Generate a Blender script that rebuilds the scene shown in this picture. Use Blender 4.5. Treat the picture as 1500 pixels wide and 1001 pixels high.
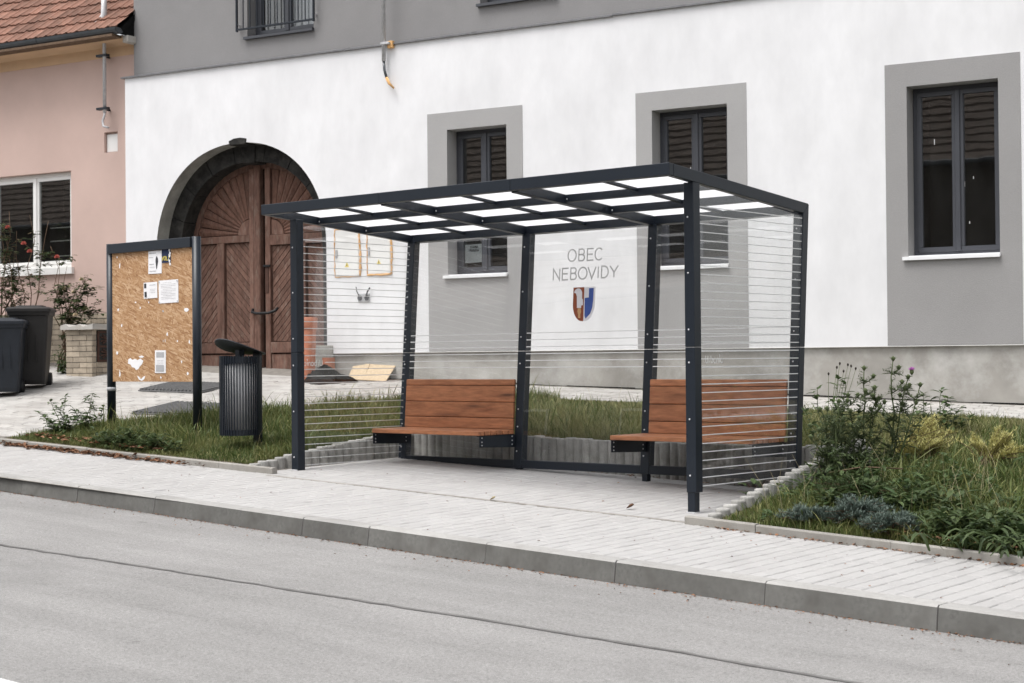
import bpy, bmesh, math, random
import numpy as np
from mathutils import Vector, Matrix

random.seed(7); np.random.seed(7)
for o in list(bpy.data.objects): bpy.data.objects.remove(o, do_unlink=True)
S = bpy.context.scene
COL = S.collection
R = math.radians

# ------------------------------------------------------------------ camera
cam = bpy.data.cameras.new('camera'); camo = bpy.data.objects.new('camera', cam); COL.objects.link(camo)
cam.sensor_width = 36.0; cam.lens = 58.04; cam.clip_start = .05; cam.clip_end = 900
YAW, PITCH, ROLL = -0.71232, 0.01172, -0.00915
cy, sy, cp, sp = math.cos(YAW), math.sin(YAW), math.cos(PITCH), math.sin(PITCH)
fd = Vector((sy*cp, cy*cp, sp)); rt = Vector((cy, -sy, 0)); up = rt.cross(fd)
rr = math.cos(ROLL)*rt + math.sin(ROLL)*up; uu = -math.sin(ROLL)*rt + math.cos(ROLL)*up
mw = Matrix((rr, uu, -fd)).transposed().to_4x4(); mw.translation = Vector((7.1184, -10.3571, 1.0107))
camo.matrix_world = mw
cam.dof.use_dof = True; cam.dof.focus_distance = 13.5; cam.dof.aperture_fstop = 5.0
S.camera = camo

# ------------------------------------------------------------------ world, sun, exposure (overcast daylight)
SUN_EL, SUN_AZ = R(66), R(200)          # weak veiled sun high over the street
W = bpy.data.worlds.new('World'); S.world = W; W.use_nodes = True
wn = W.node_tree; wn.nodes.clear()
sky = wn.nodes.new('ShaderNodeTexSky'); sky.sky_type = 'NISHITA'; sky.sun_disc = False
sky.sun_elevation = SUN_EL; sky.sun_rotation = SUN_AZ; sky.air_density = 1.0; sky.dust_density = 4.0; sky.ozone_density = 1.0
hs = wn.nodes.new('ShaderNodeHueSaturation'); hs.inputs['Saturation'].default_value = .16
bg = wn.nodes.new('ShaderNodeBackground'); bg.inputs['Strength'].default_value = .15
wo = wn.nodes.new('ShaderNodeOutputWorld')
wn.links.new(sky.outputs[0], hs.inputs['Color']); wn.links.new(hs.outputs[0], bg.inputs[0]); wn.links.new(bg.outputs[0], wo.inputs[0])
sl = bpy.data.lights.new('sun', 'SUN'); sl.energy = 1.2; sl.angle = R(30); sl.color = (1, .985, .965)
so = bpy.data.objects.new('sun', sl); COL.objects.link(so)
sd = Vector((math.sin(SUN_AZ)*math.cos(SUN_EL), math.cos(SUN_AZ)*math.cos(SUN_EL), math.sin(SUN_EL)))
so.rotation_euler = sd.to_track_quat('Z', 'Y').to_euler(); so.location = (0, 0, 20)
vs = S.view_settings; vs.view_transform = 'Standard'; vs.look = 'None'; vs.exposure = 0.80; vs.gamma = 1; vs.use_curve_mapping = False
S.render.resolution_x = 1024; S.render.resolution_y = 683
S.cycles.max_bounces = 10; S.cycles.transparent_max_bounces = 24

# ------------------------------------------------------------------ materials
def new_mat(name):
    m = bpy.data.materials.new(name); m.use_nodes = True
    nt = m.node_tree; nt.nodes.clear()
    out = nt.nodes.new('ShaderNodeOutputMaterial')
    return m, nt, out
def nd(nt, t, **kw):
    n = nt.nodes.new(t)
    for k, v in kw.items():
        if k in n.inputs: n.inputs[k].default_value = v
        else: setattr(n, k, v)
    return n
def lk(nt, a, b): nt.links.new(a, b)
def c4(c): return (c[0], c[1], c[2], 1)
def mapping(nt, coord='pos', scale=(1, 1, 1), rot=(0, 0, 0)):
    if coord == 'pos': src = nd(nt, 'ShaderNodeNewGeometry').outputs['Position']
    else: src = nd(nt, 'ShaderNodeTexCoord').outputs['Object']
    m = nd(nt, 'ShaderNodeMapping'); m.inputs['Scale'].default_value = scale; m.inputs['Rotation'].default_value = rot
    lk(nt, src, m.inputs[0]); return m
def noise(nt, vec, scale, detail=4, rough=.6):
    n = nd(nt, 'ShaderNodeTexNoise'); n.inputs['Scale'].default_value = scale; n.inputs['Detail'].default_value = detail
    n.inputs['Roughness'].default_value = rough; lk(nt, vec, n.inputs['Vector']); return n.outputs['Fac']
def ramp(nt, fac, stops):
    r = nd(nt, 'ShaderNodeValToRGB'); el = r.color_ramp.elements
    while len(el) < len(stops): el.new(.5)
    for e, (p, c) in zip(el, stops): e.position = p; e.color = c4(c) if len(c) == 3 else c
    lk(nt, fac, r.inputs[0]); return r.outputs[0]
def mix(nt, a, b, fac, mode='MIX'):
    m = nd(nt, 'ShaderNodeMix', data_type='RGBA', blend_type=mode)
    for v, i in ((fac, 0), (a, 6), (b, 7)):
        if isinstance(v, (int, float)): m.inputs[i].default_value = v
        elif isinstance(v, tuple): m.inputs[i].default_value = c4(v)
        else: lk(nt, v, m.inputs[i])
    return m.outputs[2]
def mth(nt, op, a, b=0.0):
    m = nd(nt, 'ShaderNodeMath', operation=op)
    for v, i in ((a, 0), (b, 1)):
        if isinstance(v, (int, float)): m.inputs[i].default_value = v
        else: lk(nt, v, m.inputs[i])
    return m.outputs[0]
def island(nt):
    a = nd(nt, 'ShaderNodeNewGeometry').outputs['Random Per Island']; b = nd(nt, 'ShaderNodeObjectInfo').outputs['Random']
    return mth(nt, 'FRACT', mth(nt, 'ADD', mth(nt, 'MULTIPLY', a, 3.7), mth(nt, 'MULTIPLY', b, 7.3)))
def finish(nt, out, colr, rough=.7, spec=.3, metal=0., bump=None, bstr=.3, bdist=.01):
    p = nd(nt, 'ShaderNodeBsdfPrincipled')
    if isinstance(colr, tuple): p.inputs['Base Color'].default_value = c4(colr)
    else: lk(nt, colr, p.inputs['Base Color'])
    if isinstance(rough, (int, float)): p.inputs['Roughness'].default_value = rough
    else: lk(nt, rough, p.inputs['Roughness'])
    p.inputs['Metallic'].default_value = metal; p.inputs['Specular IOR Level'].default_value = spec
    if bump is not None:
        b = nd(nt, 'ShaderNodeBump'); b.inputs['Strength'].default_value = bstr; b.inputs['Distance'].default_value = bdist
        lk(nt, bump, b.inputs['Height']); lk(nt, b.outputs[0], p.inputs['Normal'])
    lk(nt, p.outputs[0], out.inputs[0]); return p
def pm(name, col, rough=.7, var=.12, scale=3., bscale=0, bstr=.2, bdist=.004, spec=.3, metal=0., rnd=0., coord='pos', fine=0., fscale=90., sc=(1, 1, 1), tint=None, tfac=.5, tscale=1.2):
    m, nt, out = new_mat(name); mp = mapping(nt, coord, sc)
    lo = tuple(x*(1-var) for x in col); hi = tuple(min(1, x*(1+var)) for x in col)
    c = ramp(nt, noise(nt, mp.outputs[0], scale), [(.3, lo), (.7, hi)])
    if tint: c = mix(nt, c, tint, ramp(nt, noise(nt, mp.outputs[0], tscale, 6, .7), [(.45, (0, 0, 0)), (.75, (tfac,)*3)]))
    if fine: c = mix(nt, c, ramp(nt, noise(nt, mp.outputs[0], fscale, 3), [(.3, (1-fine,)*3), (.7, (1, 1, 1))]), 1., 'MULTIPLY')
    if rnd: c = mix(nt, c, ramp(nt, island(nt), [(0, (1-rnd,)*3), (1, (1+rnd*.6,)*3)]), 1., 'MULTIPLY')
    b = noise(nt, mp.outputs[0], bscale, 3) if bscale else None
    finish(nt, out, c, rough, spec, metal, b, bstr, bdist); return m

MT = {}
MT['metal'] = pm('anthracite_powder_coat', (.010, .0145, .022), .38, .06, 4, 900, .04, .001, .4)
MT['metal_light'] = pm('anthracite_window_frame', (.055, .058, .068), .38, .05, 4, spec=.5)
MT['screw'] = pm('zinc_screw', (.75, .75, .77), .3, .03, metal=.6)
MT['white_wall'] = pm('white_render', (.772, .768, .778), .85, .06, 1.5, 240, .15, .003, .2, sc=(1, 1, .5), fine=.06, fscale=5.5, tint=(.69, .685, .69), tfac=.4, tscale=1.7)
MT['grey_render'] = pm('grey_textured_render', (.275, .268, .268), .9, .05, 1.3, 110, .5, .006, .15, fine=.16, fscale=160)
MT['grey_surround'] = pm('grey_surround_render', (.335, .327, .324), .9, .04, 1.3, 110, .5, .006, .15, fine=.16, fscale=160)
MT['grey_surround_light'] = pm('light_grey_surround_render', (.40, .392, .388), .9, .04, 1.3, 110, .5, .006, .15, fine=.14, fscale=160)
MT['plinth'] = pm('bare_concrete_plinth', (.325, .31, .285), .85, .22, 1.6, 60, .15, .004, .2, tint=(.58, .57, .55), tfac=.8, tscale=1.5)
MT['pink'] = pm('pink_render', (.565, .42, .37), .9, .06, 1.2, 100, .3, .004, .15, fine=.05, fscale=120)
MT['cream'] = pm('cream_cornice', (.60, .42, .27), .85, .08, 2)
MT['flashing'] = pm('weathered_flashing', (.14, .14, .145), .45, .2, 12, spec=.5, metal=.3)
MT['zinc'] = pm('dark_zinc', (.085, .092, .10), .34, .15, 6, spec=.5, metal=.4)
MT['galv'] = pm('galvanised_steel', (.50, .50, .51), .45, .15, 20, metal=.15)
MT['white_plastic'] = pm('white_plastic', (.78, .77, .75), .4, .02, spec=.4)
MT['white_sill'] = pm('white_sill', (.82, .82, .83), .4, .02, spec=.4)
MT['brick'] = pm('pale_clinker_brick', (.45, .38, .295), .85, .15, 5, 80, .3, .004, rnd=.22, tint=(.2, .17, .14), tfac=.5, tscale=9)
MT['mortar'] = pm('grey_mortar', (.20, .185, .165), .95, .15, 10)
MT['cap'] = pm('concrete_cap', (.47, .45, .42), .9, .18, 6, 60, .3, .006, tint=(.25, .2, .14), tfac=.6, tscale=6)
MT['grille'] = pm('rusty_grille', (.07, .035, .025), .7, .2, 10)
MT['tile'] = pm('red_clay_roof_tile', (.225, .115, .082), .85, .2, 4, 90, .25, .003, rnd=.28, tint=(.10, .075, .06), tfac=.5, tscale=7)
MT['stone'] = pm('blackened_stone', (.022, .021, .020), .8, .5, 5, 40, .6, .01, .2, tint=(.085, .08, .07), tfac=.5, tscale=7)
MT['reveal_grey'] = pm('raw_reveal', (.30, .295, .27), .9, .2, 5, 50, .3, .005, tint=(.08, .08, .075), tfac=.6, tscale=3)
MT['kerbs'] = pm('kerb_concrete', (.37, .36, .345), .85, .12, 2.5, 150, .25, .004, fine=.12, fscale=120, tint=(.16, .15, .135), tfac=.5, tscale=5, rnd=.08)
MT['kerb_face_shaded'] = pm('shaded_dirty_kerb_face', (.16, .157, .147), .85, .16, 2.5, 150, .25, .004, fine=.25, fscale=40, tint=(.075, .07, .062), tfac=.85, tscale=5, rnd=.12)  # shade of the upright kerb front put into the base colour, plus dirt speckle
MT['edging'] = pm('edging_concrete', (.31, .295, .27), .88, .14, 4, 130, .3, .004, fine=.12, fscale=110, tint=(.22, .2, .17), tfac=.55, tscale=6, rnd=.1)
MT['palisade'] = pm('palisade_concrete', (.40, .39, .37), .88, .16, 6, 120, .35, .004, fine=.15, fscale=130, tint=(.17, .165, .14), tfac=.6, tscale=7, rnd=.16)
MT['paver'] = pm('concrete_paver', (.385, .375, .367), .85, .05, 1.2, 220, .25, .003, fine=.05, fscale=200, rnd=.045, tint=(.335, .322, .31), tfac=.6, tscale=.8)
MT['yard_paver'] = pm('yard_concrete_paver', (.40, .385, .365), .88, .08, 1.5, 200, .25, .003, fine=.08, fscale=160, rnd=.14, tint=(.30, .27, .24), tfac=.5, tscale=1.4)
MT['joint'] = pm('sand_joint', (.20, .185, .165), .95, .2, 12)
MT['soil'] = pm('soil', (.085, .07, .045), .95, .4, 8, 40, .5, .01, tint=(.10, .11, .03), tfac=.8, tscale=3)
MT['liner'] = pm('galvanised_liner', (.52, .52, .53), .5, .08, 8, metal=.35)
MT['lid'] = pm('bin_lid_sheet', (.03, .035, .042), .5, .08, 8, spec=.5)
MT['navy_bin'] = pm('navy_plastic', (.014, .018, .025), .5, .15, 9, spec=.4)
MT['black_bin'] = pm('black_brown_plastic', (.017, .0155, .015), .55, .15, 9, spec=.4)
MT['orange_pipe'] = pm('orange_drain_pipe', (.44, .165, .095), .5, .1, 6, spec=.4, tint=(.3, .16, .1), tfac=.4, tscale=8)
MT['tarp'] = pm('black_foil', (.007, .007, .007), .7, .3, 10, 30, .6, .01, .12)
MT['mat'] = pm('grey_rubber_mat', (.13, .13, .13), .75, .12, 10)
MT['foam'] = pm('orange_foam', (.72, .42, .18), .9, .15, 30, 90, .6, .01)
MT['paper'] = pm('paper', (.80, .79, .80), .9, .03, 20)
MT['ink'] = pm('black_ink', (.05, .05, .055), .9, .1)
MT['grey_ink'] = pm('grey_print', (.40, .40, .41), .9, .2, 200)
MT['navy_poster'] = pm('navy_poster', (.02, .03, .075), .8, .1)
MT['yellow_ink'] = pm('yellow_print', (.62, .5, .12), .8, .05)
MT['stripe'] = pm('white_glass_print', (.80, .80, .80), .7, .01)
MT['etch'] = pm('grey_etched_letters', (.50, .50, .50), .8, .02)
MT['crest_brown'] = pm('crest_brown', (.27, .075, .035), .7, .03)
MT['crest_blue'] = pm('crest_blue', (.055, .10, .33), .7, .05)
MT['crest_white'] = pm('crest_white', (.72, .71, .74), .7, .02)
MT['crest_tan'] = pm('crest_tan', (.55, .33, .16), .7, .03)
MT['curtain'] = pm('net_curtain', (.72, .70, .74), .9, .05, 2)
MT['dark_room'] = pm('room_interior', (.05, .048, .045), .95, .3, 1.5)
MT['line_paint'] = pm('road_line_paint', (.72, .72, .70), .8, .06, 12, tint=(.4, .4, .39), tfac=.6, tscale=18)
MT['seal'] = pm('bitumen_seam', (.135, .13, .125), .75, .3, 5)
MT['black_cable'] = pm('black_rubber', (.012, .012, .013), .5, .1)
MT['yellow_sign'] = pm('yellow_warning', (.75, .6, .12), .6, .02)
MT['leaf_litter'] = pm('dry_leaf', (.22, .11, .06), .8, .4, 10, rnd=.6)
MT['opp_wall'] = pm('opposite_house_render', (.12, .105, .09), .9, .1)
MT['opp_roof'] = pm('opposite_house_tiles', (.165, .13, .108), .85, .25, 3, tint=(.07, .05, .04), tfac=.6, tscale=5)

def wood_mat(name, a, b, dark, sc, knots=True, rough=.5, rnd=.18, spec=.35, coord='pos', worn=None):
    m, nt, out = new_mat(name); mp = mapping(nt, coord, sc)
    off = nd(nt, 'ShaderNodeVectorMath', operation='ADD'); lk(nt, mp.outputs[0], off.inputs[0])
    cmb = nd(nt, 'ShaderNodeCombineXYZ'); isl = island(nt)
    for i in range(3): lk(nt, mth(nt, 'MULTIPLY', isl, 37.0+11*i), cmb.inputs[i])
    lk(nt, cmb.outputs[0], off.inputs[1]); v = off.outputs[0]
    n1 = noise(nt, v, 1.6, 6, .65); n2 = noise(nt, v, 5., 4, .6)
    c = ramp(nt, n1, [(.25, b), (.5, a), (.8, tuple(min(1, x*1.22) for x in a))])
    c = mix(nt, c, ramp(nt, n2, [(.3, (.62,)*3), (.65, (1, 1, 1))]), 1., 'MULTIPLY')
    if knots:
        vo = nd(nt, 'ShaderNodeTexVoronoi'); vo.inputs['Scale'].default_value = .85; lk(nt, v, vo.inputs['Vector'])
        c = mix(nt, c, dark, ramp(nt, vo.outputs['Distance'], [(.05, (.95,)*3), (.14, (.35,)*3), (.3, (0, 0, 0))]))
    if worn:
        w2 = noise(nt, v, 2.6, 8, .75); c = mix(nt, c, worn, ramp(nt, w2, [(.52, (0, 0, 0)), (.70, (.8,)*3)]))
    c = mix(nt, c, ramp(nt, isl, [(0, (1-rnd,)*3), (1, (1+rnd*.5,)*3)]), 1., 'MULTIPLY')
    finish(nt, out, c, rough, spec, 0., n2, .25, .002); return m
MT['bench'] = wood_mat('stained_pine', (.46, .19, .09), (.31, .112, .05), (.08, .03, .016), (1.3, 9, 9))
MT['gate_wood'] = wood_mat('weathered_gate_wood', (.19, .108, .083), (.11, .06, .046), (.04, .02, .015), (6, 6, 1.6), knots=False, rough=.8, rnd=.2, spec=.15, worn=(.25, .19, .155))
MT['gate_ray'] = wood_mat('weathered_gate_boards', (.19, .103, .077), (.12, .064, .048), (.04, .02, .015), (7, 7, 2.5), knots=False, rough=.8, rnd=.22, spec=.15, worn=(.22, .15, .12))
MT['gate_dark'] = wood_mat('gate_backing', (.035, .02, .015), (.02, .012, .01), (.01, .01, .01), (6, 6, 2), knots=False, rough=.9, rnd=0., spec=.1)

def osb_mat():
    m, nt, out = new_mat('oriented_strand_board'); base = None; hgt = None
    for k, ang in enumerate((.2, 1.25, 2.2, 2.85)):
        mp = mapping(nt, 'obj', (1, 1, 1), (0, ang, 0))
        m2 = nd(nt, 'ShaderNodeMapping'); m2.inputs['Scale'].default_value = (11, 1, 62); lk(nt, mp.outputs[0], m2.inputs[0])
        vo = nd(nt, 'ShaderNodeTexVoronoi'); vo.inputs['Scale'].default_value = 1.35; lk(nt, m2.outputs[0], vo.inputs['Vector'])
        sp_ = nd(nt, 'ShaderNodeSeparateColor'); lk(nt, vo.outputs['Color'], sp_.inputs[0])
        c = ramp(nt, sp_.outputs[0], [(0, (.27, .135, .062)), (.3, (.38, .215, .105)), (.7, (.45, .272, .145)), (1, (.58, .40, .25))])
        if base is None: base = c; hgt = sp_.outputs[1]
        else:
            f = ramp(nt, sp_.outputs[1], [(.52, (0, 0, 0)), (.56, (.9,)*3)])
            base = mix(nt, base, c, f)
    mp = mapping(nt, 'obj'); fl = noise(nt, mp.outputs[0], 70, 4, .7)
    base = mix(nt, base, (.24, .10, .04), ramp(nt, fl, [(.6, (0, 0, 0)), (.72, (.7,)*3)]))
    finish(nt, out, base, .75, .25, 0., hgt, .2, .002); return m
MT['osb'] = osb_mat()
MT['osb_pale'] = pm('pale_new_chipboard', (.50, .395, .27), .8, .15, 30, tint=(.40, .27, .15), tfac=.6, tscale=45)

def asphalt_mat():
    m, nt, out = new_mat('worn_asphalt'); mp = mapping(nt)
    big = noise(nt, mp.outputs[0], .55, 5, .6)
    st = mapping(nt, 'pos', (.18, 1.5, 1)); strk = noise(nt, st.outputs[0], 1.6, 5, .65)
    fi = noise(nt, mp.outputs[0], 190, 2, .5); f2 = noise(nt, mp.outputs[0], 55, 3, .6)
    c = ramp(nt, big, [(.3, (.248, .241, .233)), (.7, (.30, .291, .283))])
    c = mix(nt, c, ramp(nt, strk, [(.3, (.82,)*3), (.68, (1.06,)*3)]), 1., 'MULTIPLY')
    c = mix(nt, c, ramp(nt, f2, [(.3, (.74,)*3), (.65, (1.08,)*3)]), 1., 'MULTIPLY')
    c = mix(nt, c, ramp(nt, fi, [(.33, (.66,)*3), (.5, (1, 1, 1)), (.70, (1.26,)*3)]), 1., 'MULTIPLY')
    st2 = mapping(nt, 'pos', (.5, .5, 1)); bl = noise(nt, st2.outputs[0], 1.1, 7, .7)
    c = mix(nt, c, (.15, .145, .14), ramp(nt, bl, [(.56, (0, 0, 0)), (.74, (.55,)*3)]))
    sp2 = noise(nt, mp.outputs[0], 7., 3, .6); c = mix(nt, c, (.12, .115, .11), ramp(nt, sp2, [(.70, (0, 0, 0)), (.74, (.6,)*3)]))
    finish(nt, out, c, .82, .3, 0., fi, .35, .004); return m
MT['asphalt'] = asphalt_mat()

def glass_mat(name, refl0, tint, dirt=0.):
    m, nt, out = new_mat(name)
    lw = nd(nt, 'ShaderNodeLayerWeight'); lw.inputs['Blend'].default_value = .5
    f = mth(nt, 'ADD', mth(nt, 'MULTIPLY', mth(nt, 'POWER', lw.outputs['Facing'], 4.5), .9), refl0)
    tr = nd(nt, 'ShaderNodeBsdfTransparent'); tr.inputs[0].default_value = c4(tint)
    gl = nd(nt, 'ShaderNodeBsdfGlossy'); gl.inputs['Roughness'].default_value = .004; gl.inputs[0].default_value = (1, 1, 1, 1)
    mp = mapping(nt); b = nd(nt, 'ShaderNodeBump'); b.inputs['Strength'].default_value = .03; b.inputs['Distance'].default_value = .01
    lk(nt, noise(nt, mp.outputs[0], 2.2, 2), b.inputs['Height']); lk(nt, b.outputs[0], gl.inputs['Normal'])
    mx = nd(nt, 'ShaderNodeMixShader'); lk(nt, f, mx.inputs[0]); lk(nt, tr.outputs[0], mx.inputs[1]); lk(nt, gl.outputs[0], mx.inputs[2])
    if dirt:
        df = nd(nt, 'ShaderNodeBsdfDiffuse'); df.inputs[0].default_value = (.62, .61, .59, 1)
        mps = mapping(nt, 'pos', (3, 3, .6)); n = noise(nt, mps.outputs[0], 2., 6, .7)
        n2 = noise(nt, mp.outputs[0], 85, 2, .5)
        fac = mth(nt, 'ADD', ramp_v(nt, n, .35, .8, dirt), .0)
        m3 = nd(nt, 'ShaderNodeMixShader'); lk(nt, fac, m3.inputs[0]); lk(nt, mx.outputs[0], m3.inputs[1]); lk(nt, df.outputs[0], m3.inputs[2]); mx = m3
    lk(nt, mx.outputs[0], out.inputs[0]); return m
def ramp_v(nt, fac, a, b, k):
    mr = nd(nt, 'ShaderNodeMapRange'); mr.inputs['From Min'].default_value = a; mr.inputs['From Max'].default_value = b
    mr.inputs['To Min'].default_value = 0; mr.inputs['To Max'].default_value = k; lk(nt, fac, mr.inputs['Value']); return mr.outputs[0]
MT['glass'] = glass_mat('shelter_glass', .05, (.992, .994, .992), .025)
MT['pane'] = glass_mat('window_pane', .085, (.72, .74, .74), .012)

def opal_mat():
    m, nt, out = new_mat('opal_roof_sheet')
    t = nd(nt, 'ShaderNodeBsdfTranslucent'); t.inputs[0].default_value = (.93, .93, .94, 1)
    d = nd(nt, 'ShaderNodeBsdfDiffuse'); d.inputs[0].default_value = (.8, .8, .8, 1)
    mx = nd(nt, 'ShaderNodeMixShader'); mx.inputs[0].default_value = .22
    lk(nt, t.outputs[0], mx.inputs[1]); lk(nt, d.outputs[0], mx.inputs[2]); lk(nt, mx.outputs[0], out.inputs[0]); return m
MT['opal'] = opal_mat()

def leaf_mat(name, a, b, c=None, trans=.3, rough=.5, spatial=0., bcol=None):
    m, nt, out = new_mat(name); isl = nd(nt, 'ShaderNodeNewGeometry').outputs['Random Per Island']
    st = [(0, a), (1, b)] if c is None else [(0, a), (.66, b), (1, c)]
    col = ramp(nt, isl, st)
    if spatial:
        mp = mapping(nt); col = mix(nt, col, bcol, ramp(nt, noise(nt, mp.outputs[0], 1.5, 4, .6), [(.42, (0, 0, 0)), (.66, (spatial,)*3)]))
    p = nd(nt, 'ShaderNodeBsdfPrincipled'); lk(nt, col, p.inputs['Base Color']); p.inputs['Roughness'].default_value = rough; p.inputs['Specular IOR Level'].default_value = .25
    t = nd(nt, 'ShaderNodeBsdfTranslucent'); lk(nt, col, t.inputs[0])
    mx = nd(nt, 'ShaderNodeMixShader'); mx.inputs[0].default_value = trans
    lk(nt, p.outputs[0], mx.inputs[1]); lk(nt, t.outputs[0], mx.inputs[2]); lk(nt, mx.outputs[0], out.inputs[0]); return m
MT['grass'] = leaf_mat('grass_blades', (.04, .068, .016), (.095, .135, .036), (.33, .30, .14), .3, .55, .55, (.20, .195, .07))
MT['grass_dry'] = leaf_mat('paler_grass_blades', (.07, .09, .028), (.15, .165, .06), (.38, .34, .18), .3, .55, .7, (.30, .28, .13))
MT['coarse'] = leaf_mat('coarse_grass_blades', (.06, .09, .022), (.115, .15, .045), (.27, .26, .10), .3, .45)
MT['weed'] = leaf_mat('weed_leaves', (.05, .085, .032), (.10, .14, .055), None, .3)
MT['thistle'] = leaf_mat('thistle_leaves', (.07, .095, .05), (.15, .18, .095), None, .3)
MT['blue_jun'] = leaf_mat('blue_juniper_needles', (.07, .10, .08), (.155, .195, .165), None, .15)
MT['gold_jun'] = leaf_mat('golden_juniper_needles', (.34, .33, .12), (.58, .53, .23), None, .2)
MT['dark_leaf'] = leaf_mat('dark_leaves', (.034, .058, .022), (.09, .122, .048), None, .28, .45)
MT['rose_leaf'] = leaf_mat('rose_leaves', (.03, .055, .02), (.075, .11, .042), (.12, .085, .045), .25)
MT['petal_purple'] = leaf_mat('purple_petals', (.42, .13, .42), (.6, .25, .58), None, .3)
MT['petal_pale'] = leaf_mat('pale_rose_petals', (.62, .50, .36), (.75, .66, .5), None, .3)
MT['petal_red'] = leaf_mat('red_rose_petals', (.45, .10, .08), (.6, .2, .16), None, .3)
MT['stem'] = pm('green_stem', (.085, .11, .045), .7, .2, 20)
MT['brown_stem'] = pm('brown_stem', (.13, .085, .055), .8, .25, 20)
MT['dry_stem'] = pm('dry_stem', (.42, .36, .22), .8, .2, 20)
MT['seed'] = pm('dark_seed_head', (.035, .028, .022), .9, .2)

# ------------------------------------------------------------------ mesh helpers
class MB:
    def __init__(s): s.v = []; s.f = []
    def add(s, vs_, fs):
        n = len(s.v); s.v += [tuple(p) for p in vs_]; s.f += [tuple(i+n for i in q) for q in fs]; return s
    def box(s, x0, x1, y0, y1, z0, z1):
        return s.add([(x0, y0, z0), (x1, y0, z0), (x1, y1, z0), (x0, y1, z0), (x0, y0, z1), (x1, y0, z1), (x1, y1, z1), (x0, y1, z1)],
                     [(0, 3, 2, 1), (4, 5, 6, 7), (0, 1, 5, 4), (1, 2, 6, 5), (2, 3, 7, 6), (3, 0, 4, 7)])
    def hexa(s, p):          # 8 points, bottom ring then top ring
        return s.add(p, [(0, 3, 2, 1), (4, 5, 6, 7), (0, 1, 5, 4), (1, 2, 6, 5), (2, 3, 7, 6), (3, 0, 4, 7)])
    def prism(s, a, b):      # two matching polygons
        n = len(a); return s.add(list(a)+list(b), [tuple(range(n-1, -1, -1)), tuple(range(n, 2*n))]+[(i, (i+1) % n, n+(i+1) % n, n+i) for i in range(n)])
    def tube(s, pts, rad, n=8, cap=True):
        pts = [Vector(p) for p in pts]; rads = rad if isinstance(rad, (list, tuple)) else [rad]*len(pts)
        base = len(s.v); prev = None
        for i, p in enumerate(pts):
            d = (pts[min(i+1, len(pts)-1)]-pts[max(i-1, 0)]).normalized()
            if prev is None: a = d.orthogonal().normalized()
            else:
                a = prev-d*prev.dot(d); a = a.normalized() if a.length > 1e-6 else d.orthogonal().normalized()
            prev = a; b = d.cross(a)
            for k in range(n):
                t = 2*math.pi*k/n; s.v.append(tuple(p+(a*math.cos(t)+b*math.sin(t))*rads[i]))
        for i in range(len(pts)-1):
            for k in range(n):
                s.f.append((base+i*n+k, base+i*n+(k+1) % n, base+(i+1)*n+(k+1) % n, base+(i+1)*n+k))
        if cap:
            s.f.append(tuple(base+k for k in range(n-1, -1, -1))); s.f.append(tuple(base+(len(pts)-1)*n+k for k in range(n)))
        return s
    def leaf(s, p, d, nrm, L, w, fold=.15, droop=.0):
        p = Vector(p); d = Vector(d).normalized(); nrm = Vector(nrm)
        sd_ = d.cross(nrm); sd_ = sd_.normalized() if sd_.length > 1e-5 else d.orthogonal().normalized(); nn = sd_.cross(d)
        m1 = p+d*L*.35-nn*droop*L*.1; m2 = p+d*L*.7-nn*droop*L*.3; t = p+d*L-nn*droop*L*.7
        return s.add([p, m1+sd_*w*.5+nn*fold*w, m1, m1-sd_*w*.5+nn*fold*w, m2+sd_*w*.36+nn*fold*w, m2, m2-sd_*w*.36+nn*fold*w, t],
                     [(0, 2, 1), (0, 3, 2), (1, 2, 5, 4), (2, 3, 6, 5), (4, 5, 7), (5, 6, 7)])
    def build(s, name, mat, parent=None, smooth=False, loc=None):
        me = bpy.data.meshes.new(name); me.from_pydata(s.v, [], s.f); me.validate(); me.update()
        return obj(name, me, mat, parent, smooth, loc)
def obj(name, me, mat, parent=None, smooth=False, loc=None):
    if mat is not None and not me.materials: me.materials.append(MT[mat] if isinstance(mat, str) else mat)
    if smooth: me.polygons.foreach_set('use_smooth', [True]*len(me.polygons))
    o = bpy.data.objects.new(name, me); COL.objects.link(o)
    if parent: o.parent = parent
    if loc is not None: o.location = loc
    return o
def inst(o, parent, loc=None, rot=None, name=None):
    c = o.copy(); c.name = name or o.name.split('.')[0]; COL.objects.link(c); c.parent = parent
    if loc is not None: c.location = loc
    if rot is not None: c.rotation_euler = rot
    return c
def bevel(o, w=.004, seg=1):
    bm = bmesh.new(); bm.from_mesh(o.data); bmesh.ops.remove_doubles(bm, verts=bm.verts, dist=1e-6)
    es = [e for e in bm.edges if e.is_manifold and e.calc_face_angle(0) > .5]
    bmesh.ops.bevel(bm, geom=es, offset=w, segments=seg, affect='EDGES', clamp_overlap=True); bm.normal_update(); bm.to_mesh(o.data); bm.free(); return o
def bbox_obj(name, mat, parent, x0, x1, y0, y1, z0, z1, bev=.004):
    o = MB().box(x0, x1, y0, y1, z0, z1).build(name, mat, parent)
    return bevel(o, bev) if bev else o
def empty(name, loc=(0, 0, 0), rz=0.):
    o = bpy.data.objects.new(name, None); COL.objects.link(o); o.location = loc; o.rotation_euler = (0, 0, rz); return o
def tag(o, label=None, cat=None, group=None, kind=None):
    if label: o['label'] = label
    if cat: o['category'] = cat
    if group: o['group'] = group
    if kind: o['kind'] = kind
    return o

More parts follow.
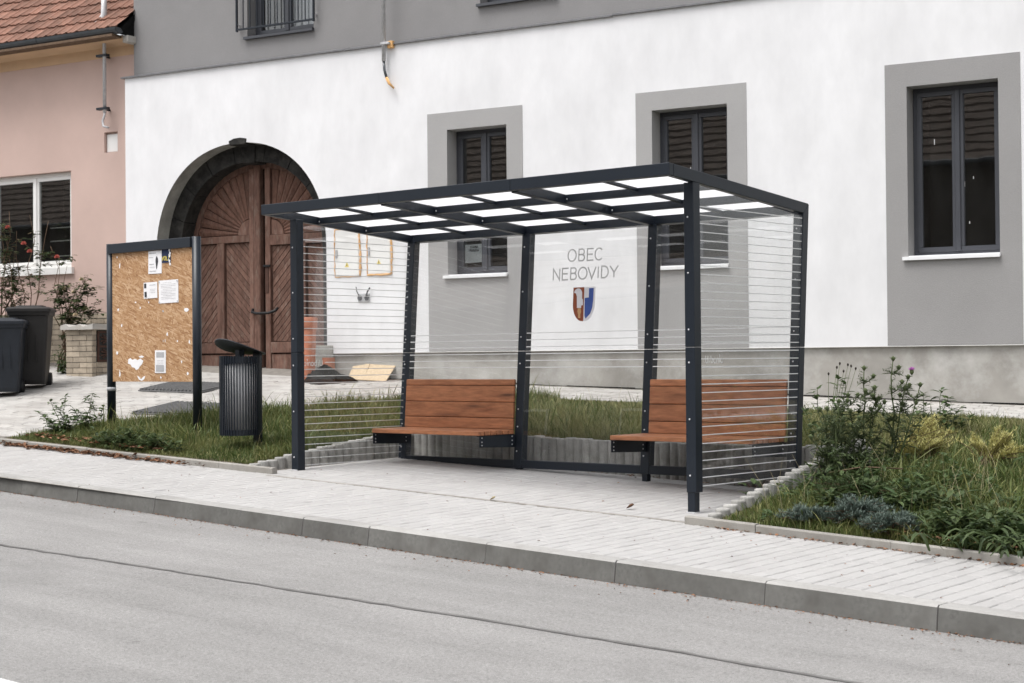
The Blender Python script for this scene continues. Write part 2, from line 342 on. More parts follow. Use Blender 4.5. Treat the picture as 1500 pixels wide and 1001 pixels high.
# ------------------------------------------------------------------ site geometry
BO, PHI = 6.0, 0.177656
SP, CP = math.sin(PHI), math.cos(PHI)
def pav(x, y): return -.157-.036*x+.025*y
def yb(x): return (BO+SP*x)/CP                      # facade line of the town house
def zbase(u): return .5406-.03588*u
def H(x, y):
    b = (BO+SP*x)/CP; u = x*CP+b*SP; zf = -.157-.036*x-.011+.05
    s = (y+.45)/(b+.45)
    z = zf+(zbase(u)-zf)*s
    mound = .10*np.exp(-((x-1.8)/1.2)**2)*np.clip((y+.4)/1.4, 0, 1)*np.clip((2.8-y)/1.5, 0, 1)
    return z+mound
def bw(u, w=0., z=0.): return Vector((u*CP-(BO+w)*SP, u*SP+(BO+w)*CP, z))
ROADZ = lambda x, y: pav(x, -2.15)-.135+.012*(y+2.15)
def kerb_y(x): return -2.16-.012*x

def sheet(name, mat, xs, ys, zf, kind='structure', parent=None):
    v = [(x, y, zf(x, y)) for y in ys for x in xs]; nx = len(xs)
    f = [(j*nx+i, j*nx+i+1, (j+1)*nx+i+1, (j+1)*nx+i) for j in range(len(ys)-1) for i in range(nx-1)]
    o = MB().add(v, f).build(name, mat, parent)
    if kind: o['kind'] = kind
    return o
sheet('ground', 'soil', [-300, -60, 0, 60, 300], [-300, -60, -14, 14, 60, 300], lambda x, y: -.036*x-1.6)
sheet('road', 'asphalt', [-60, -30, 0, 30, 60], [-14, -8, -2.1], lambda x, y: ROADZ(x, y))

# road: sealed seam and white line
def ribbon(mb, pts, wd, zf, dz, jit=.0):
    L = []; Rr = []
    for i, p in enumerate(pts):
        a = pts[max(i-1, 0)]; b = pts[min(i+1, len(pts)-1)]; dx, dy = b[0]-a[0], b[1]-a[1]; l = math.hypot(dx, dy)
        nx, ny = -dy/l, dx/l; w1 = wd*(1+random.uniform(-jit, jit))/2; w2 = wd*(1+random.uniform(-jit, jit))/2
        q = (p[0]+nx*w1, p[1]+ny*w1); L.append((q[0], q[1], zf(*q)+dz)); q = (p[0]-nx*w2, p[1]-ny*w2); Rr.append((q[0], q[1], zf(*q)+dz))
    n = len(pts); mb.add(L+Rr, [(i, i+1, n+i+1, n+i) for i in range(n-1)])
key = [(-14, -4.55), (-9, -4.25), (-6, -4.08), (-3.215, -3.92), (-1.585, -3.80), (-.236, -3.724), (1.054, -3.641), (2.384, -3.601), (3.33, -3.595), (6, -3.60), (12, -3.72)]
pts = []
for (a, b) in zip(key[:-1], key[1:]):
    n = max(2, int((b[0]-a[0])/.12))
    for i in range(n): t = i/n; pts.append((a[0]+(b[0]-a[0])*t, a[1]+(b[1]-a[1])*t+random.gauss(0, .006)))
mb = MB(); ribbon(mb, pts, .036, ROADZ, .004, .3)
o = mb.build('road_seam', 'seal'); o['kind'] = 'structure'
mb = MB(); ribbon(mb, [(x*.25, -6.28+.022*x*.25+random.gauss(0, .003)) for x in range(-60, 61)], .13, ROADZ, .004, .05)
o = mb.build('road_marking', 'line_paint'); o['kind'] = 'structure'

# kerb stones
kerb = empty('kerb'); kerb['kind'] = 'structure'
jx = [-5.80]
while jx[0] > -15: jx.insert(0, jx[0]-1.085)
jx += [-4.95, -3.865, -2.777, -2.053, -1.35, -.221, .869, 1.965, 3.049]
while jx[-1] < 11: jx.append(jx[-1]+1.085)
for a, b in zip(jx[:-1], jx[1:]):
    g = .004; p = []
    jo = random.uniform(-.003, .003)
    prof = [(-.0, -.30), (-.0, -.135+.0), (.018, -.012), (.032, .0), (.15, .0), (.15, -.30)]
    A = []; B = []
    for (dy, dz) in prof:
        for x, Lst in ((a+g, A), (b-g, B)):
            y = kerb_y(x)+dy+jo; Lst.append((x, y, pav(x, kerb_y(x)+.08)+dz+.002))
    k = MB().prism(A, B).build('kerb_stone', 'kerbs', kerb); k.data.materials.append(MT['kerb_face_shaded'])
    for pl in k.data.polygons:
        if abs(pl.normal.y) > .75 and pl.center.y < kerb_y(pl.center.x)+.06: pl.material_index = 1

# pavement with concrete pavers
pave = sheet('pavement', 'joint', [-16, -8, 0, 6, 12], [-2.1, -1.2, -.3, .6, 1.78], lambda x, y: pav(x, y)-.009)
PW, PL = .1085, .217
def paver_mesh(l, w, h=.03, ch=.007, g=.0028):
    a, b = l/2-g, w/2-g
    mb = MB(); lo = [(-a, -b, -h), (a, -b, -h), (a, b, -h), (-a, b, -h)]; mi = [(x, y, -ch*.7) for x, y, z in lo]
    hi = [(math.copysign(abs(x)-ch, x), math.copysign(abs(y)-ch, y), 0) for x, y, z in lo]
    mb.add(lo+mi+hi, [(8, 9, 10, 11)]+[(i, (i+1) % 4, 4+(i+1) % 4, 4+i) for i in range(4)]+[(4+i, 4+(i+1) % 4, 8+(i+1) % 4, 8+i) for i in range(4)])
    return mb
pv = []
i = 0; x = -15.5
EDGE_L = lambda x: -.36
EDGE_R = lambda x: -.52-.05*(x-.25)
while x < 9.5:
    y0 = kerb_y(x)+.155
    top = 1.74 if -4.72 < x < .36 else (EDGE_L(x)+.0 if x <= -4.4 else EDGE_R(x))
    top2 = -.44
    y = y0-(PL/2 if i % 2 else 0)
    while y < top:
        a, b = max(y, y0), min(y+PL, top)
        if -4.72 < x < .36 and a < top2 < b: b = top2
        if b-a > .03: pv.append((x+PW/2, (a+b)/2, b-a))
        y = b if b == top2 else y+PL
    i += 1; x += PW
CAMP = Vector((7.1184, -10.3571, 1.0107))
def view_size(p):
    d = Vector(p)-CAMP; z = d.dot(fd)
    if z < 1: return 0
    sx, sy_ = d.dot(rr)/z, d.dot(uu)/z
    if abs(sx) > .30 or abs(sy_) > .20: return 0
    return 1/d.length
def tilt_mat(x, y, dz): return None
order = sorted(range(len(pv)), key=lambda k: -view_size((pv[k][0], pv[k][1], pav(*pv[k][:2]))))
near = set(k for k in order[:300] if abs(pv[k][2]-PL) < .002 or True)
pmesh = {}
field = MB()
slope_rot = (math.atan(.025), math.atan(.036), 0)
rm = Matrix.Rotation(math.atan(.036), 3, 'Y') @ Matrix.Rotation(math.atan(.025), 3, 'X')
ctab = random.Random(3)
for k, (x, y, l) in enumerate(pv):
    dz = ctab.uniform(-.0018, .0018); tx, ty = ctab.gauss(0, .006), ctab.gauss(0, .006)
    if k in near:
        key_ = round(l, 3)
        if key_ not in pmesh:
            me = bpy.data.meshes.new('paver'); q = paver_mesh(PW, l); me.from_pydata(q.v, [], q.f); me.materials.append(MT['paver']); pmesh[key_] = me
        o = bpy.data.objects.new('paver', pmesh[key_]); COL.objects.link(o); o.parent = pave
        o.location = (x, y, pav(x, y)+dz); o.rotation_euler = (slope_rot[0]+tx, slope_rot[1]+ty, ctab.gauss(0, .004))
    else:
        q = paver_mesh(PW, l); r2 = rm @ Matrix.Rotation(ty, 3, 'Y') @ Matrix.Rotation(tx, 3, 'X'); c = Vector((x, y, pav(x, y)+dz))
        field.add([r2 @ Vector(p)+c for p in q.v], q.f)
fo = field.build('paver_field', 'paver', pave); fo['kind'] = 'stuff'

# lawn edgings
def edging(name, x0, x1, fy, seg, first):
    e = empty(name); e['kind'] = 'structure'; xs = [x0, first]
    while xs[-1]+seg < x1: xs.append(xs[-1]+seg)
    xs.append(x1)
    for a, b in zip(xs[:-1], xs[1:]):
        A = []; B = []; dz0 = random.uniform(-.004, .004); dy0 = random.uniform(-.006, .006)
        for dy, dz in ((0, -.1), (0, .048), (.008, .056), (.052, .056), (.06, .048), (.06, -.1)):
            for x, Ls in ((a+.003, A), (b-.003, B)): Ls.append((x, fy(x)+dy+dy0, pav(x, fy(x))+dz+dz0))
        MB().prism(A, B).build('edging_stone', 'edging', e)
    return e
edging('lawn_edging', -15.5, -4.42, EDGE_L, 1.07, -14.82)
edging('verge_edging', .25, 9.5, EDGE_R, 1.07, .87)
# flush edging strip between pavement and shelter pad
fe = empty('pad_edging'); fe['kind'] = 'structure'
xx = -4.4
while xx < .22:
    b = min(xx+1.07, .22); A = []; B = []
    for dy, dz in ((-.025, -.05), (-.025, .0035), (.025, .0035), (.025, -.05)):
        A.append((xx+.004, -.44+dy, pav(xx, -.44)+dz)); B.append((b-.004, -.44+dy, pav(b, -.44)+dz))
    MB().prism(A, B).build('edging_stone', 'edging', fe); xx = b

# palisade walls round the shelter pad
palw = tag(empty('palisade_wall', (-2.2, 1.85, 0)), 'low curved row of grey round-topped concrete palisades behind and beside the bus shelter', 'retaining wall')
palw.location = (0, 0, 0)
def palisade_mesh(hh):
    mb = MB(); n = 12; r = .054; rings = []
    for z, k in ((-.25, 1), (hh-.012, 1), (hh-.003, .93), (hh, .82)):
        rings.append([(r*k*math.cos(2*math.pi*i/n), r*k*math.sin(2*math.pi*i/n)*1.05, z) for i in range(n)])
    v = sum(rings, []); f = []
    for j in range(3):
        for i in range(n): f.append((j*n+i, j*n+(i+1) % n, (j+1)*n+(i+1) % n, (j+1)*n+i))
    f.append(tuple(3*n+i for i in range(n))); return mb.add(v, f)
def palisade(x, y, ztop):
    zb = pav(x, y); o = palisade_mesh(ztop-zb).build('palisade', 'palisade', palw)
    o.location = (x, y, zb); o.rotation_euler = (random.gauss(0, .012), random.gauss(0, .012), random.uniform(0, 6)); return o
x = -4.80
while x < .42: palisade(x, 1.86+random.gauss(0, .003), .272+.012*math.sin(x*1.3)+random.gauss(0, .005)); x += .1
y = 1.76
while y > -.34:
    t = (y+.34)/2.1; palisade(-4.80+random.gauss(0, .003), y, pav(-4.8, y)+.045+.21*min(1, t*1.02)**.8+random.gauss(0, .004)); y -= .106
y = 1.76
while y > -.5:
    t = (y+.5)/2.2; palisade(.41+random.gauss(0, .003), y, pav(.41, y)+.055+.42*min(1, t)+random.gauss(0, .005)); y -= .106

# ------------------------------------------------------------------ terrain of lawn and yard
terr = sheet('lawn_ground', 'soil', [-16, -12, -10, -9]+[-8.5+.35*i for i in range(11)]+[-4.83], [-.33, 0, .5, 1, 1.5, 1.9, 2.5, 3, 3.6, 4.2, 4.8, 5.4], lambda x, y: H(x, y)-.012)
sheet('lawn_ground', 'soil', [-4.83+.29*i for i in range(18)]+[.43], [1.9, 2.3, 2.8, 3.3, 4, 4.6, 5.2, 6.2], lambda x, y: H(x, y)-.012)
v = []; f = []; xs = [.43, .6, .8, 1.1, 1.4, 1.8, 2.2, 2.8, 3.4, 4, 5, 7, 9.5]; ts = [0, .03, .06, .1, .15, .2, .26, .33, .4, .5, .62, .75, .88, 1]
for x in xs:
    a_, b_ = EDGE_R(x)+.045, yb(x)+.3
    for t in ts: y = a_+(b_-a_)*t; v.append((x, y, H(x, y)-.012-(.02 if t == 0 else 0)))
nt_ = len(ts); f = [(i*nt_+j, (i+1)*nt_+j, (i+1)*nt_+j+1, i*nt_+j+1) for i in range(len(xs)-1) for j in range(nt_-1)]
o = MB().add(v, f).build('lawn_ground', 'soil'); o['kind'] = 'structure'
# yard sheet (border polyline separates lawn and yard)
BORD = [(-8.95, -.30), (-8.85, .62), (-8.25, 1.33), (-7.72, 1.79), (-7.2, 2.37), (-6.85, 2.79), (-6.33, 3.39), (-5.6, 3.95), (-5.0, 4.22)]
def bord_y(x):
    if x < BORD[0][0]: return -.30
    if x >= -5.0: return yb(x)-.97-.0*x
    for (a, b) in zip(BORD[:-1], BORD[1:]):
        if a[0] <= x <= b[0]: t = (x-a[0])/max(1e-6, b[0]-a[0]); return a[1]+(b[1]-a[1])*t
    return 4.2
xs = [-20, -16, -13, -11, -10, -9.4, -8.951]+[-8.95+.2*i for i in range(1, 21)]+[-4.6, -3.5, -2, 0, 2, 5, 9.5]
mb = MB(); v = []; f = []
rows = 9
for x in xs:
    a, b = bord_y(x), yb(x)+.6
    for j in range(rows): y = a+(b-a)*j/(rows-1); v.append((x, y, H(x, y)-.006))
for i in range(len(xs)-1):
    for j in range(rows-1): f.append((i*rows+j, (i+1)*rows+j, (i+1)*rows+j+1, i*rows+j+1))
yard = mb.add(v, f).build('yard', 'joint'); yard['kind'] = 'structure'
yf = MB(); u = -15.0; rowi = 0
YP, YQ = .217, .1085
w = -.06
while w > -6.2:
    u = -16.0+(YP/2 if rowi % 2 else 0)
    while u < 8.5:
        p = bw(u+YP/2, w-YQ/2)
        if p.y > bord_y(p.x)+.03 and p.x > -16.5 and p.y > -.28:
            q = paver_mesh(YP, YQ, .03, .006, .003); z = H(p.x, p.y)
            dx = (H(p.x+.1, p.y)-z)/.1; dy = (H(p.x, p.y+.1)-z)/.1; wob = random.gauss(0, .002); tx, ty = random.gauss(0, .012), random.gauss(0, .012)
            vv = []
            for a, b, c in q.v:
                X = p.x+a*CP-b*SP; Y = p.y+a*SP+b*CP; vv.append((X, Y, z+(X-p.x)*(dx+tx)+(Y-p.y)*(dy+ty)+c+wob))
            yf.add(vv, q.f)
        u += YP
    w -= YQ; rowi += 1
o = yf.build('paver_field', 'yard_paver', yard); o['kind'] = 'stuff'

# ------------------------------------------------------------------ town house (white ground floor, grey upper floor)
TH = tag(empty('town_house', tuple(bw(0)), PHI), 'long two-storey house, white below and grey above, with arched wooden gate', 'house')
AC, AA, AZ, AB = -9.477, 1.49, 2.55, 1.47
def arch_z(u, a=AA, b=AB):
    t = min(1, abs(u-AC)/a); return AZ+b*(1-t**2.15)**(1/2.15)
def arch_pts(a, b, zb, n=40):
    """outline of the arched opening from bottom left over the top to bottom right (u, z)"""
    out = [(AC-a, zb)]
    for i in range(n+1):
        th = math.pi*(1-i/n); c, s = math.cos(th), math.sin(th); e = 2/2.15
        out.append((AC+a*math.copysign(abs(c)**e, c), AZ+b*abs(s)**e))
    out.append((AC+a, zb)); return out
WINS = [(-6.08, -5.21), (-3.226, -2.277), (-.19, .785)]
WZ0, WZ1 = 2.10, 3.925
SURR = [(-6.376, -4.983), (-3.437, -2.041), (-.43, 1.013)]
def wall_front(u0, u1, z0, z1, rects, w, arch=None):
    mb = MB(); br = {u0, u1}
    for r in rects: br |= {r[0], r[1]}
    if arch: br |= set(p[0] for p in arch)
    br = sorted(b for b in br if u0 <= b <= u1)
    for a, b in zip(br[:-1], br[1:]):
        if b-a < 1e-5: continue
        m = (a+b)/2
        if arch and AC-AA < m < AC+AA: lo = (arch_z(a), arch_z(b))
        else: lo = (z0, z0)
        iv = [(lo, (z1, z1))]
        for r in rects:
            if r[0] <= m <= r[1]: iv = [(lo, (r[2],)*2), ((r[3],)*2, (z1, z1))]
        for l, h in iv:
            if h[0]-l[0] > 1e-4 or h[1]-l[1] > 1e-4:
                mb.add([(a, w, l[0]), (b, w, l[1]), (b, w, h[1]), (a, w, h[0])], [(0, 1, 2, 3)])
    return mb
UR = 3.6
ap = arch_pts(AA, AB, .6)
mb = wall_front(-11.544, UR, 1.135, 5.10, [(a, b, WZ0, WZ1) for a, b in WINS], 0, ap)
for (a, b) in ((-11.544, AC-AA), (AC+AA, UR)): mb.add([(a, 0, 1.135), (b, 0, 1.135), (b, .08, 1.135), (a, .08, 1.135)], [(0, 3, 2, 1)])
mb.add([(-11.544, 0, 1.135), (-11.544, 0, 5.1), (-11.544, .5, 5.1), (-11.544, .5, 1.135)], [(0, 1, 2, 3)])
mb.build('wall', 'white_wall', TH)
mb = MB()
ar = arch_pts(AA, AB, .6)
mb.add([(u, 0, z) for u, z in ar]+[(u, .245, z) for u, z in ar], [(i, len(ar)+i, len(ar)+i+1, i+1) for i in range(len(ar)-1)])
mb.build('gate_reveal', 'reveal_grey', TH)
mb = MB()
for (a, b) in ((-11.5, AC-AA), (AC+AA, UR)): mb.box(a, b, .035, .3, zbase(b)-.6, 1.1345)
o = mb.build('plinth', 'plinth', TH)
mb = MB(); mb.box(AC+AA+.1, UR, -.004, .04, 1.127, 1.1345); mb.build('base_profile', 'white_plastic', TH)
mb = MB()
uu0 = AC+AA+.12
while uu0 < UR-.1:
    l = random.uniform(.25, .7); h = random.uniform(.002, .02)
    mb.add([(uu0, .033, zbase(uu0)-.06), (uu0+l, .033, zbase(uu0+l)-.06), (uu0+l, .029, zbase(uu0+l)+h), (uu0, .029, zbase(uu0)+h*.8)], [(0, 1, 2, 3)]); uu0 += l
mb.build('damp_membrane', 'tarp', TH)
mb = wall_front(-11.482, UR, 5.06, 7.7, [(-9.395, -8.26, 5.47, 7.2), (-5.65, -4.55, 5.48, 7.2)], .12)
mb.add([(-11.482, .12, 5.06), (-11.482, .12, 7.7), (-11.482, 6, 7.7), (-11.482, 6, 5.06)], [(0, 1, 2, 3)])
mb.add([(UR, .0, .2), (UR, .0, 7.7), (UR, 6, 7.7), (UR, 6, .2)], [(0, 3, 2, 1)])
mb.build('upper_wall', 'grey_render', TH)
rf = MB().prism([(-11.7, -.2, 7.7), (-11.7, 3, 9.3), (-11.7, 6.3, 7.7)], [(UR+.2, -.2, 7.7), (UR+.2, 3, 9.3), (UR+.2, 6.3, 7.7)]).build('roof', 'tile', TH)
# flashing ledge, in lengths, a bit uneven
uu0 = -11.6
while uu0 < UR:
    l = min(1.97, UR-uu0); j = random.uniform(-.006, .006); j2 = random.uniform(-.006, .006)
    MB().prism([(uu0, -.035, 5.088+j), (uu0, -.033, 5.108+j), (uu0, .125, 5.150+j), (uu0, .125, 5.088+j)], [(uu0+l-.004, -.035, 5.088+j2), (uu0+l-.004, -.033, 5.108+j2), (uu0+l-.004, .125, 5.150+j2), (uu0+l-.004, .125, 5.088+j2)]).build('ledge_flashing', 'flashing', TH)
    uu0 += l
def ring(mb, a, b, z0, z1, t, w0, w1, t2=None):
    t2 = t if t2 is None else t2
    mb.box(a, b, w0, w1, z1-t2, z1); mb.box(a, b, w0, w1, z0, z0+t2); mb.box(a, a+t, w0, w1, z0+t2, z1-t2); mb.box(b-t, b, w0, w1, z0+t2, z1-t2); return mb
def window(parent, a, b, z0, z1, wd, frame='metal_light', sill='white_sill', sill_ext=.06, sill_w=-.045, room=True, split=None, ft=.055):
    o = ring(MB(), a, b, z0, z1, ft, wd, wd+.07).build('window', frame, parent); bevel(o, .004)
    m = (a+b)/2 if split is None else split
    for (l, r) in ((a+ft-.012, m-.012), (m+.012, b-ft+.012)):
        s_ = ring(MB(), l, r, z0+ft-.012, z1-ft+.012, .052, wd-.012, wd+.05).build('sash', frame, o); bevel(s_, .006)
        MB().box(l+.05, r-.05, wd+.015, wd+.021, z0+ft+.038, z1-ft-.038).build('pane', 'pane', o)
    bbox_obj('mullion', frame, o, m-.028, m+.028, wd-.03, wd+.02, z0+ft-.01, z1-ft+.01, .006)
    if sill:
        MB().prism([(a-sill_ext, sill_w, z0-.048), (a-sill_ext, sill_w, z0-.012), (a-sill_ext, wd+.02, z0+.012), (a-sill_ext, wd+.02, z0-.02), (a-sill_ext, -.004, z0-.048+.02)],
                   [(b+.01, sill_w, z0-.048), (b+.01, sill_w, z0-.012), (b+.01, wd+.02, z0+.012), (b+.01, wd+.02, z0-.02), (b+.01, -.004, z0-.048+.02)]).build('sill', sill, o)
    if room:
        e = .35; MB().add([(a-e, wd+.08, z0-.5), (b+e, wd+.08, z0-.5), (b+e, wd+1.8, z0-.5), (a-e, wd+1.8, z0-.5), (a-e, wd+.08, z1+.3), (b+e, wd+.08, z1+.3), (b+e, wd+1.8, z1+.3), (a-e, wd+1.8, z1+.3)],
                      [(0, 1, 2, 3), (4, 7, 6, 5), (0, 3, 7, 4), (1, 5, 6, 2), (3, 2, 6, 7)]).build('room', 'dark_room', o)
    return o
WD = .21
for (a, b), (sa, sb) in zip(WINS, SURR):
    top = 4.145 if sb < 0 else 4.178
    mb = MB(); p = -.006
    mb.box(sa, sb, p, -.0005, WZ1, top); mb.box(sa, a, p, -.0005, 1.14, WZ1); mb.box(b, sb, p, -.0005, 1.14, WZ1); mb.box(a, b, p, -.0005, 1.14, WZ0-.05)
    # reveals
    mb.add([(a, p, WZ0-.05), (a, WD+.03, WZ0-.05), (a, WD+.03, WZ1), (a, p, WZ1)], [(0, 1, 2, 3)])
    mb.add([(b, p, WZ0-.05), (b, WD+.03, WZ0-.05), (b, WD+.03, WZ1), (b, p, WZ1)], [(0, 3, 2, 1)])
    mb.add([(a, p, WZ1), (b, p, WZ1), (b, WD+.03, WZ1), (a, WD+.03, WZ1)], [(0, 3, 2, 1)])
    mb.build('window_surround', 'grey_surround' if a > -1 else 'grey_surround_light', TH)
    wo_ = window(TH, a+.003, b-.003, WZ0, WZ1-.002, WD)
    if a == WINS[0][0]: win1 = wo_
    mb = MB()                      # splashes of render on the panes
    for _ in range(5 if a > -1 else 2):
        uq, zq = random.uniform(a+.2, b-.15), random.uniform(WZ0+.3, WZ1-.5); MB().box(uq, uq+.007, WD+.011, WD+.0145, zq, zq+random.uniform(.02, .09)).build('render_splash', 'white_wall', wo_)
# vertical blind shapes inside the third window stay dark; upper windows
wu = window(TH, -9.392, -8.263, 5.475, 7.19, .30, sill=None, ft=.06)
mb = MB()
for i in range(46):
    u0_ = -8.86+i*.0125; mb.add([(u0_, .46+.012*math.sin(i*1.1), 5.45), (u0_+.0125, .46+.012*math.sin((i+1)*1.1), 5.45), (u0_+.0125, .46+.012*math.sin((i+1)*1.1), 7.2), (u0_, .46+.012*math.sin(i*1.1), 7.2)], [(0, 1, 2, 3)])
mb.build('curtain', 'curtain', wu, True)
def upper_reveal(a, b, z0, z1):
    mb = MB(); mb.add([(a, .12, z0), (a, .33, z0), (a, .33, z1), (a, .12, z1)], [(0, 1, 2, 3)]); mb.add([(b, .12, z0), (b, .33, z0), (b, .33, z1), (b, .12, z1)], [(0, 3, 2, 1)]); mb.add([(a, .12, z1), (b, .12, z1), (b, .33, z1), (a, .33, z1)], [(0, 3, 2, 1)])
    mb.build('window_reveal', 'grey_render', TH)
    MB().prism([(a-.03, .065, z0-.035), (a-.03, .065, z0+.0), (a-.03, .31, z0+.02), (a-.03, .31, z0-.035)], [(b+.01, .065, z0-.035), (b+.01, .065, z0+.0), (b+.01, .31, z0+.02), (b+.01, .31, z0-.035)]).build('upper_sill', 'metal_light', TH)
upper_reveal(-9.395, -8.26, 5.47, 7.2); upper_reveal(-5.65, -4.55, 5.48, 7.2)
wu2 = window(TH, -5.647, -4.553, 5.485, 7.19, .30, sill=None, ft=.06)
# railing before the first upper window
rl = bbox_obj('window_railing', 'metal', TH, -9.53, -8.20, .035, .06, 5.56, 5.585, .003)
for u_ in (-9.53, -8.215): bbox_obj('railing_post', 'metal', rl, u_, u_+.022, .03, .065, 5.545, 6.5, .003); bbox_obj('fixing', 'screw', rl, u_-.006, u_+.012, .045, .122, 5.64, 5.655, 0)
for i in range(10): u_ = -9.53+.118*(i+1); bbox_obj('baluster', 'metal', rl, u_, u_+.011, .042, .054, 5.585, 6.5, 0)
bbox_obj('top_rail', 'metal', rl, -9.53, -8.195, .035, .06, 6.5, 6.525, .003)

# gate arch of dark stone
ga = empty('gate_arch'); ga.parent = TH
RI, RIB = 1.25, 1.235
def arc_at(th, a, b):
    c, s = math.cos(th), math.sin(th); e = 2/2.15
    return (AC+a*math.copysign(abs(c)**e, c), AZ+b*abs(s)**e)
def voussoir(t0, t1, w0, w1, ri=0, ro=0, n=4):
    o_, i_ = [], []
    for k in range(n+1):
        t = t0+(t1-t0)*k/n; o_.append(arc_at(t, AA+.03+ro, AB+.03+ro)); i_.append(arc_at(t, RI+ri, RIB+ri))
    poly = o_+i_[::-1]
    ob = MB().prism([(u, w0, z) for u, z in poly], [(u, w1, z) for u, z in poly]).build('voussoir', 'stone', ga); return ob
nv = 9
for k in range(nv):
    t0 = math.pi*(1-k/nv)-.004; t1 = math.pi*(1-(k+1)/nv)+.004
    voussoir(t0, t1, .235+random.uniform(0, .006), .56)
for sgn in (-1, 1):
    zz = [.4, 1.24, 1.9, AZ]
    for z0_, z1_ in zip(zz[:-1], zz[1:]):
        a_, b_ = sorted((AC+sgn*RI, AC+sgn*(AA+.03))); d_ = .235+random.uniform(0, .006)
        if z0_ == .4: a_, b_ = (a_, b_+.07) if sgn > 0 else (a_-.07, b_); d_ = -.012
        ob = MB().box(a_, b_, d_, .56, z0_+.003, z1_-.003).build('jamb_stone', 'stone' if z0_ != .4 or sgn < 0 else 'reveal_grey', ga); bevel(ob, .01)
kw = .13
ob = MB().prism([(AC-kw*.8, .215, AZ+1.21), (AC+kw*.8, .215, AZ+1.21), (AC+kw, .215, AZ+1.46), (AC-kw, .215, AZ+1.46)], [(AC-kw*.8, .56, AZ+1.21), (AC+kw*.8, .56, AZ+1.21), (AC+kw, .56, AZ+1.46), (AC-kw, .56, AZ+1.46)]).build('keystone', 'stone', ga); bevel(ob, .012)
kq = [(-1.05, 1.44), (1.05, 1.44), (1.2, 1.515), (.4, 1.535), (-.5, 1.53), (-1.2, 1.50)]
ob = MB().prism([(AC+kw*a_, -.018, AZ+b_) for a_, b_ in kq], [(AC+kw*a_, .56, AZ+b_) for a_, b_ in kq]).build('keystone_cap', 'stone', ga); bevel(ob, .008)
# gate leaves
GW = .50
gate = MB()
gb = arch_pts(RI+.02, RIB+.02, .6, 30)
gate.add([(u, GW+.05, z) for u, z in gb], [tuple(range(len(gb)))]); 
gate = gate.build('gate', 'gate_dark', TH)
def gpart(name, a, b, z0, z1, t=.03, mat='gate_wood', bv=.006):
    return bbox_obj(name, mat, gate, a, b, GW-t, GW+.045, z0, z1, bv)
def clip(poly, f):
    out = []
    for i in range(len(poly)):
        p, q = poly[i], poly[(i+1) % len(poly)]; a, b = f(p), f(q)
        if a >= 0: out.append(p)
        if (a >= 0) != (b >= 0): t = a/(a-b); out.append((p[0]+(q[0]-p[0])*t, p[1]+(q[1]-p[1])*t))
    return out
def chevrons(a, b, z0, z1, slope, pitch=.098):
    n = int((z1-z0+abs(slope)*(b-a))/pitch)+3; zz0 = z0-max(0, slope*(b-a))-pitch*.37
    for k in range(n):
        c0 = zz0+k*pitch+.004; c1 = c0+pitch-.008
        poly = [(a, z0), (b, z0), (b, z1), (a, z1)]
        poly = clip(poly, lambda p: p[1]-(c0+slope*(p[0]-a))); 
        if len(poly) < 3: continue
        poly = clip(poly, lambda p: (c1+slope*(p[0]-a))-p[1])
        if len(poly) < 3: continue
        cu = sum(p[0] for p in poly)/len(poly); cz = sum(p[1] for p in poly)/len(poly)
        area = abs(sum(poly[i][0]*poly[(i+1) % len(poly)][1]-poly[(i+1) % len(poly)][0]*poly[i][1] for i in range(len(poly))))/2
        if area < .0006: continue
        d_ = GW+.008+random.uniform(0, .006)
        MB().prism([(cu+(u-cu)*.97, d_, cz+(z-cz)*.96) for u, z in poly], [(u, GW+.04, z) for u, z in poly]).build('plank', 'gate_wood', gate)
ZB, ZR0, ZR1 = .90, 2.70, 2.80
# left leaf
gpart('stile', -10.76, -10.68, ZB, 2.75); gpart('stile', -10.27, -10.14, 1.30, ZR0); gpart('stile', -9.68, -9.60, ZB, 3.72)
gpart('rail', -10.68, -9.68, ZR0, ZR1); gpart('rail', -10.68, -9.68, 1.15, 1.30); gpart('bottom_panel', -10.68, -9.68, .92, 1.135, .012)
chevrons(-10.675, -10.275, 1.305, 2.695, 1.15); chevrons(-10.135, -9.685, 1.305, 2.695, -1.05)
gpart('cover_strip', -9.585, -9.47, ZB, 3.765, .055, 'gate_wood', .012)
gpart('stile', -9.40, -9.31, ZB, 3.72)
gpart('rail', -9.31, -8.24, ZR0-.06, ZR1-.02); gpart('rail', -9.31, -8.24, 1.15, 1.30); gpart('bottom_panel', -9.31, -8.24, .92, 1.135, .012)
gpart('stile', -8.82, -8.70, 1.30, ZR0); gpart('stile', -8.26, -8.20, ZB, 2.75)
chevrons(-9.305, -8.825, 1.305, 2.635, 1.05); chevrons(-8.695, -8.265, 1.305, 2.635, -1.05)
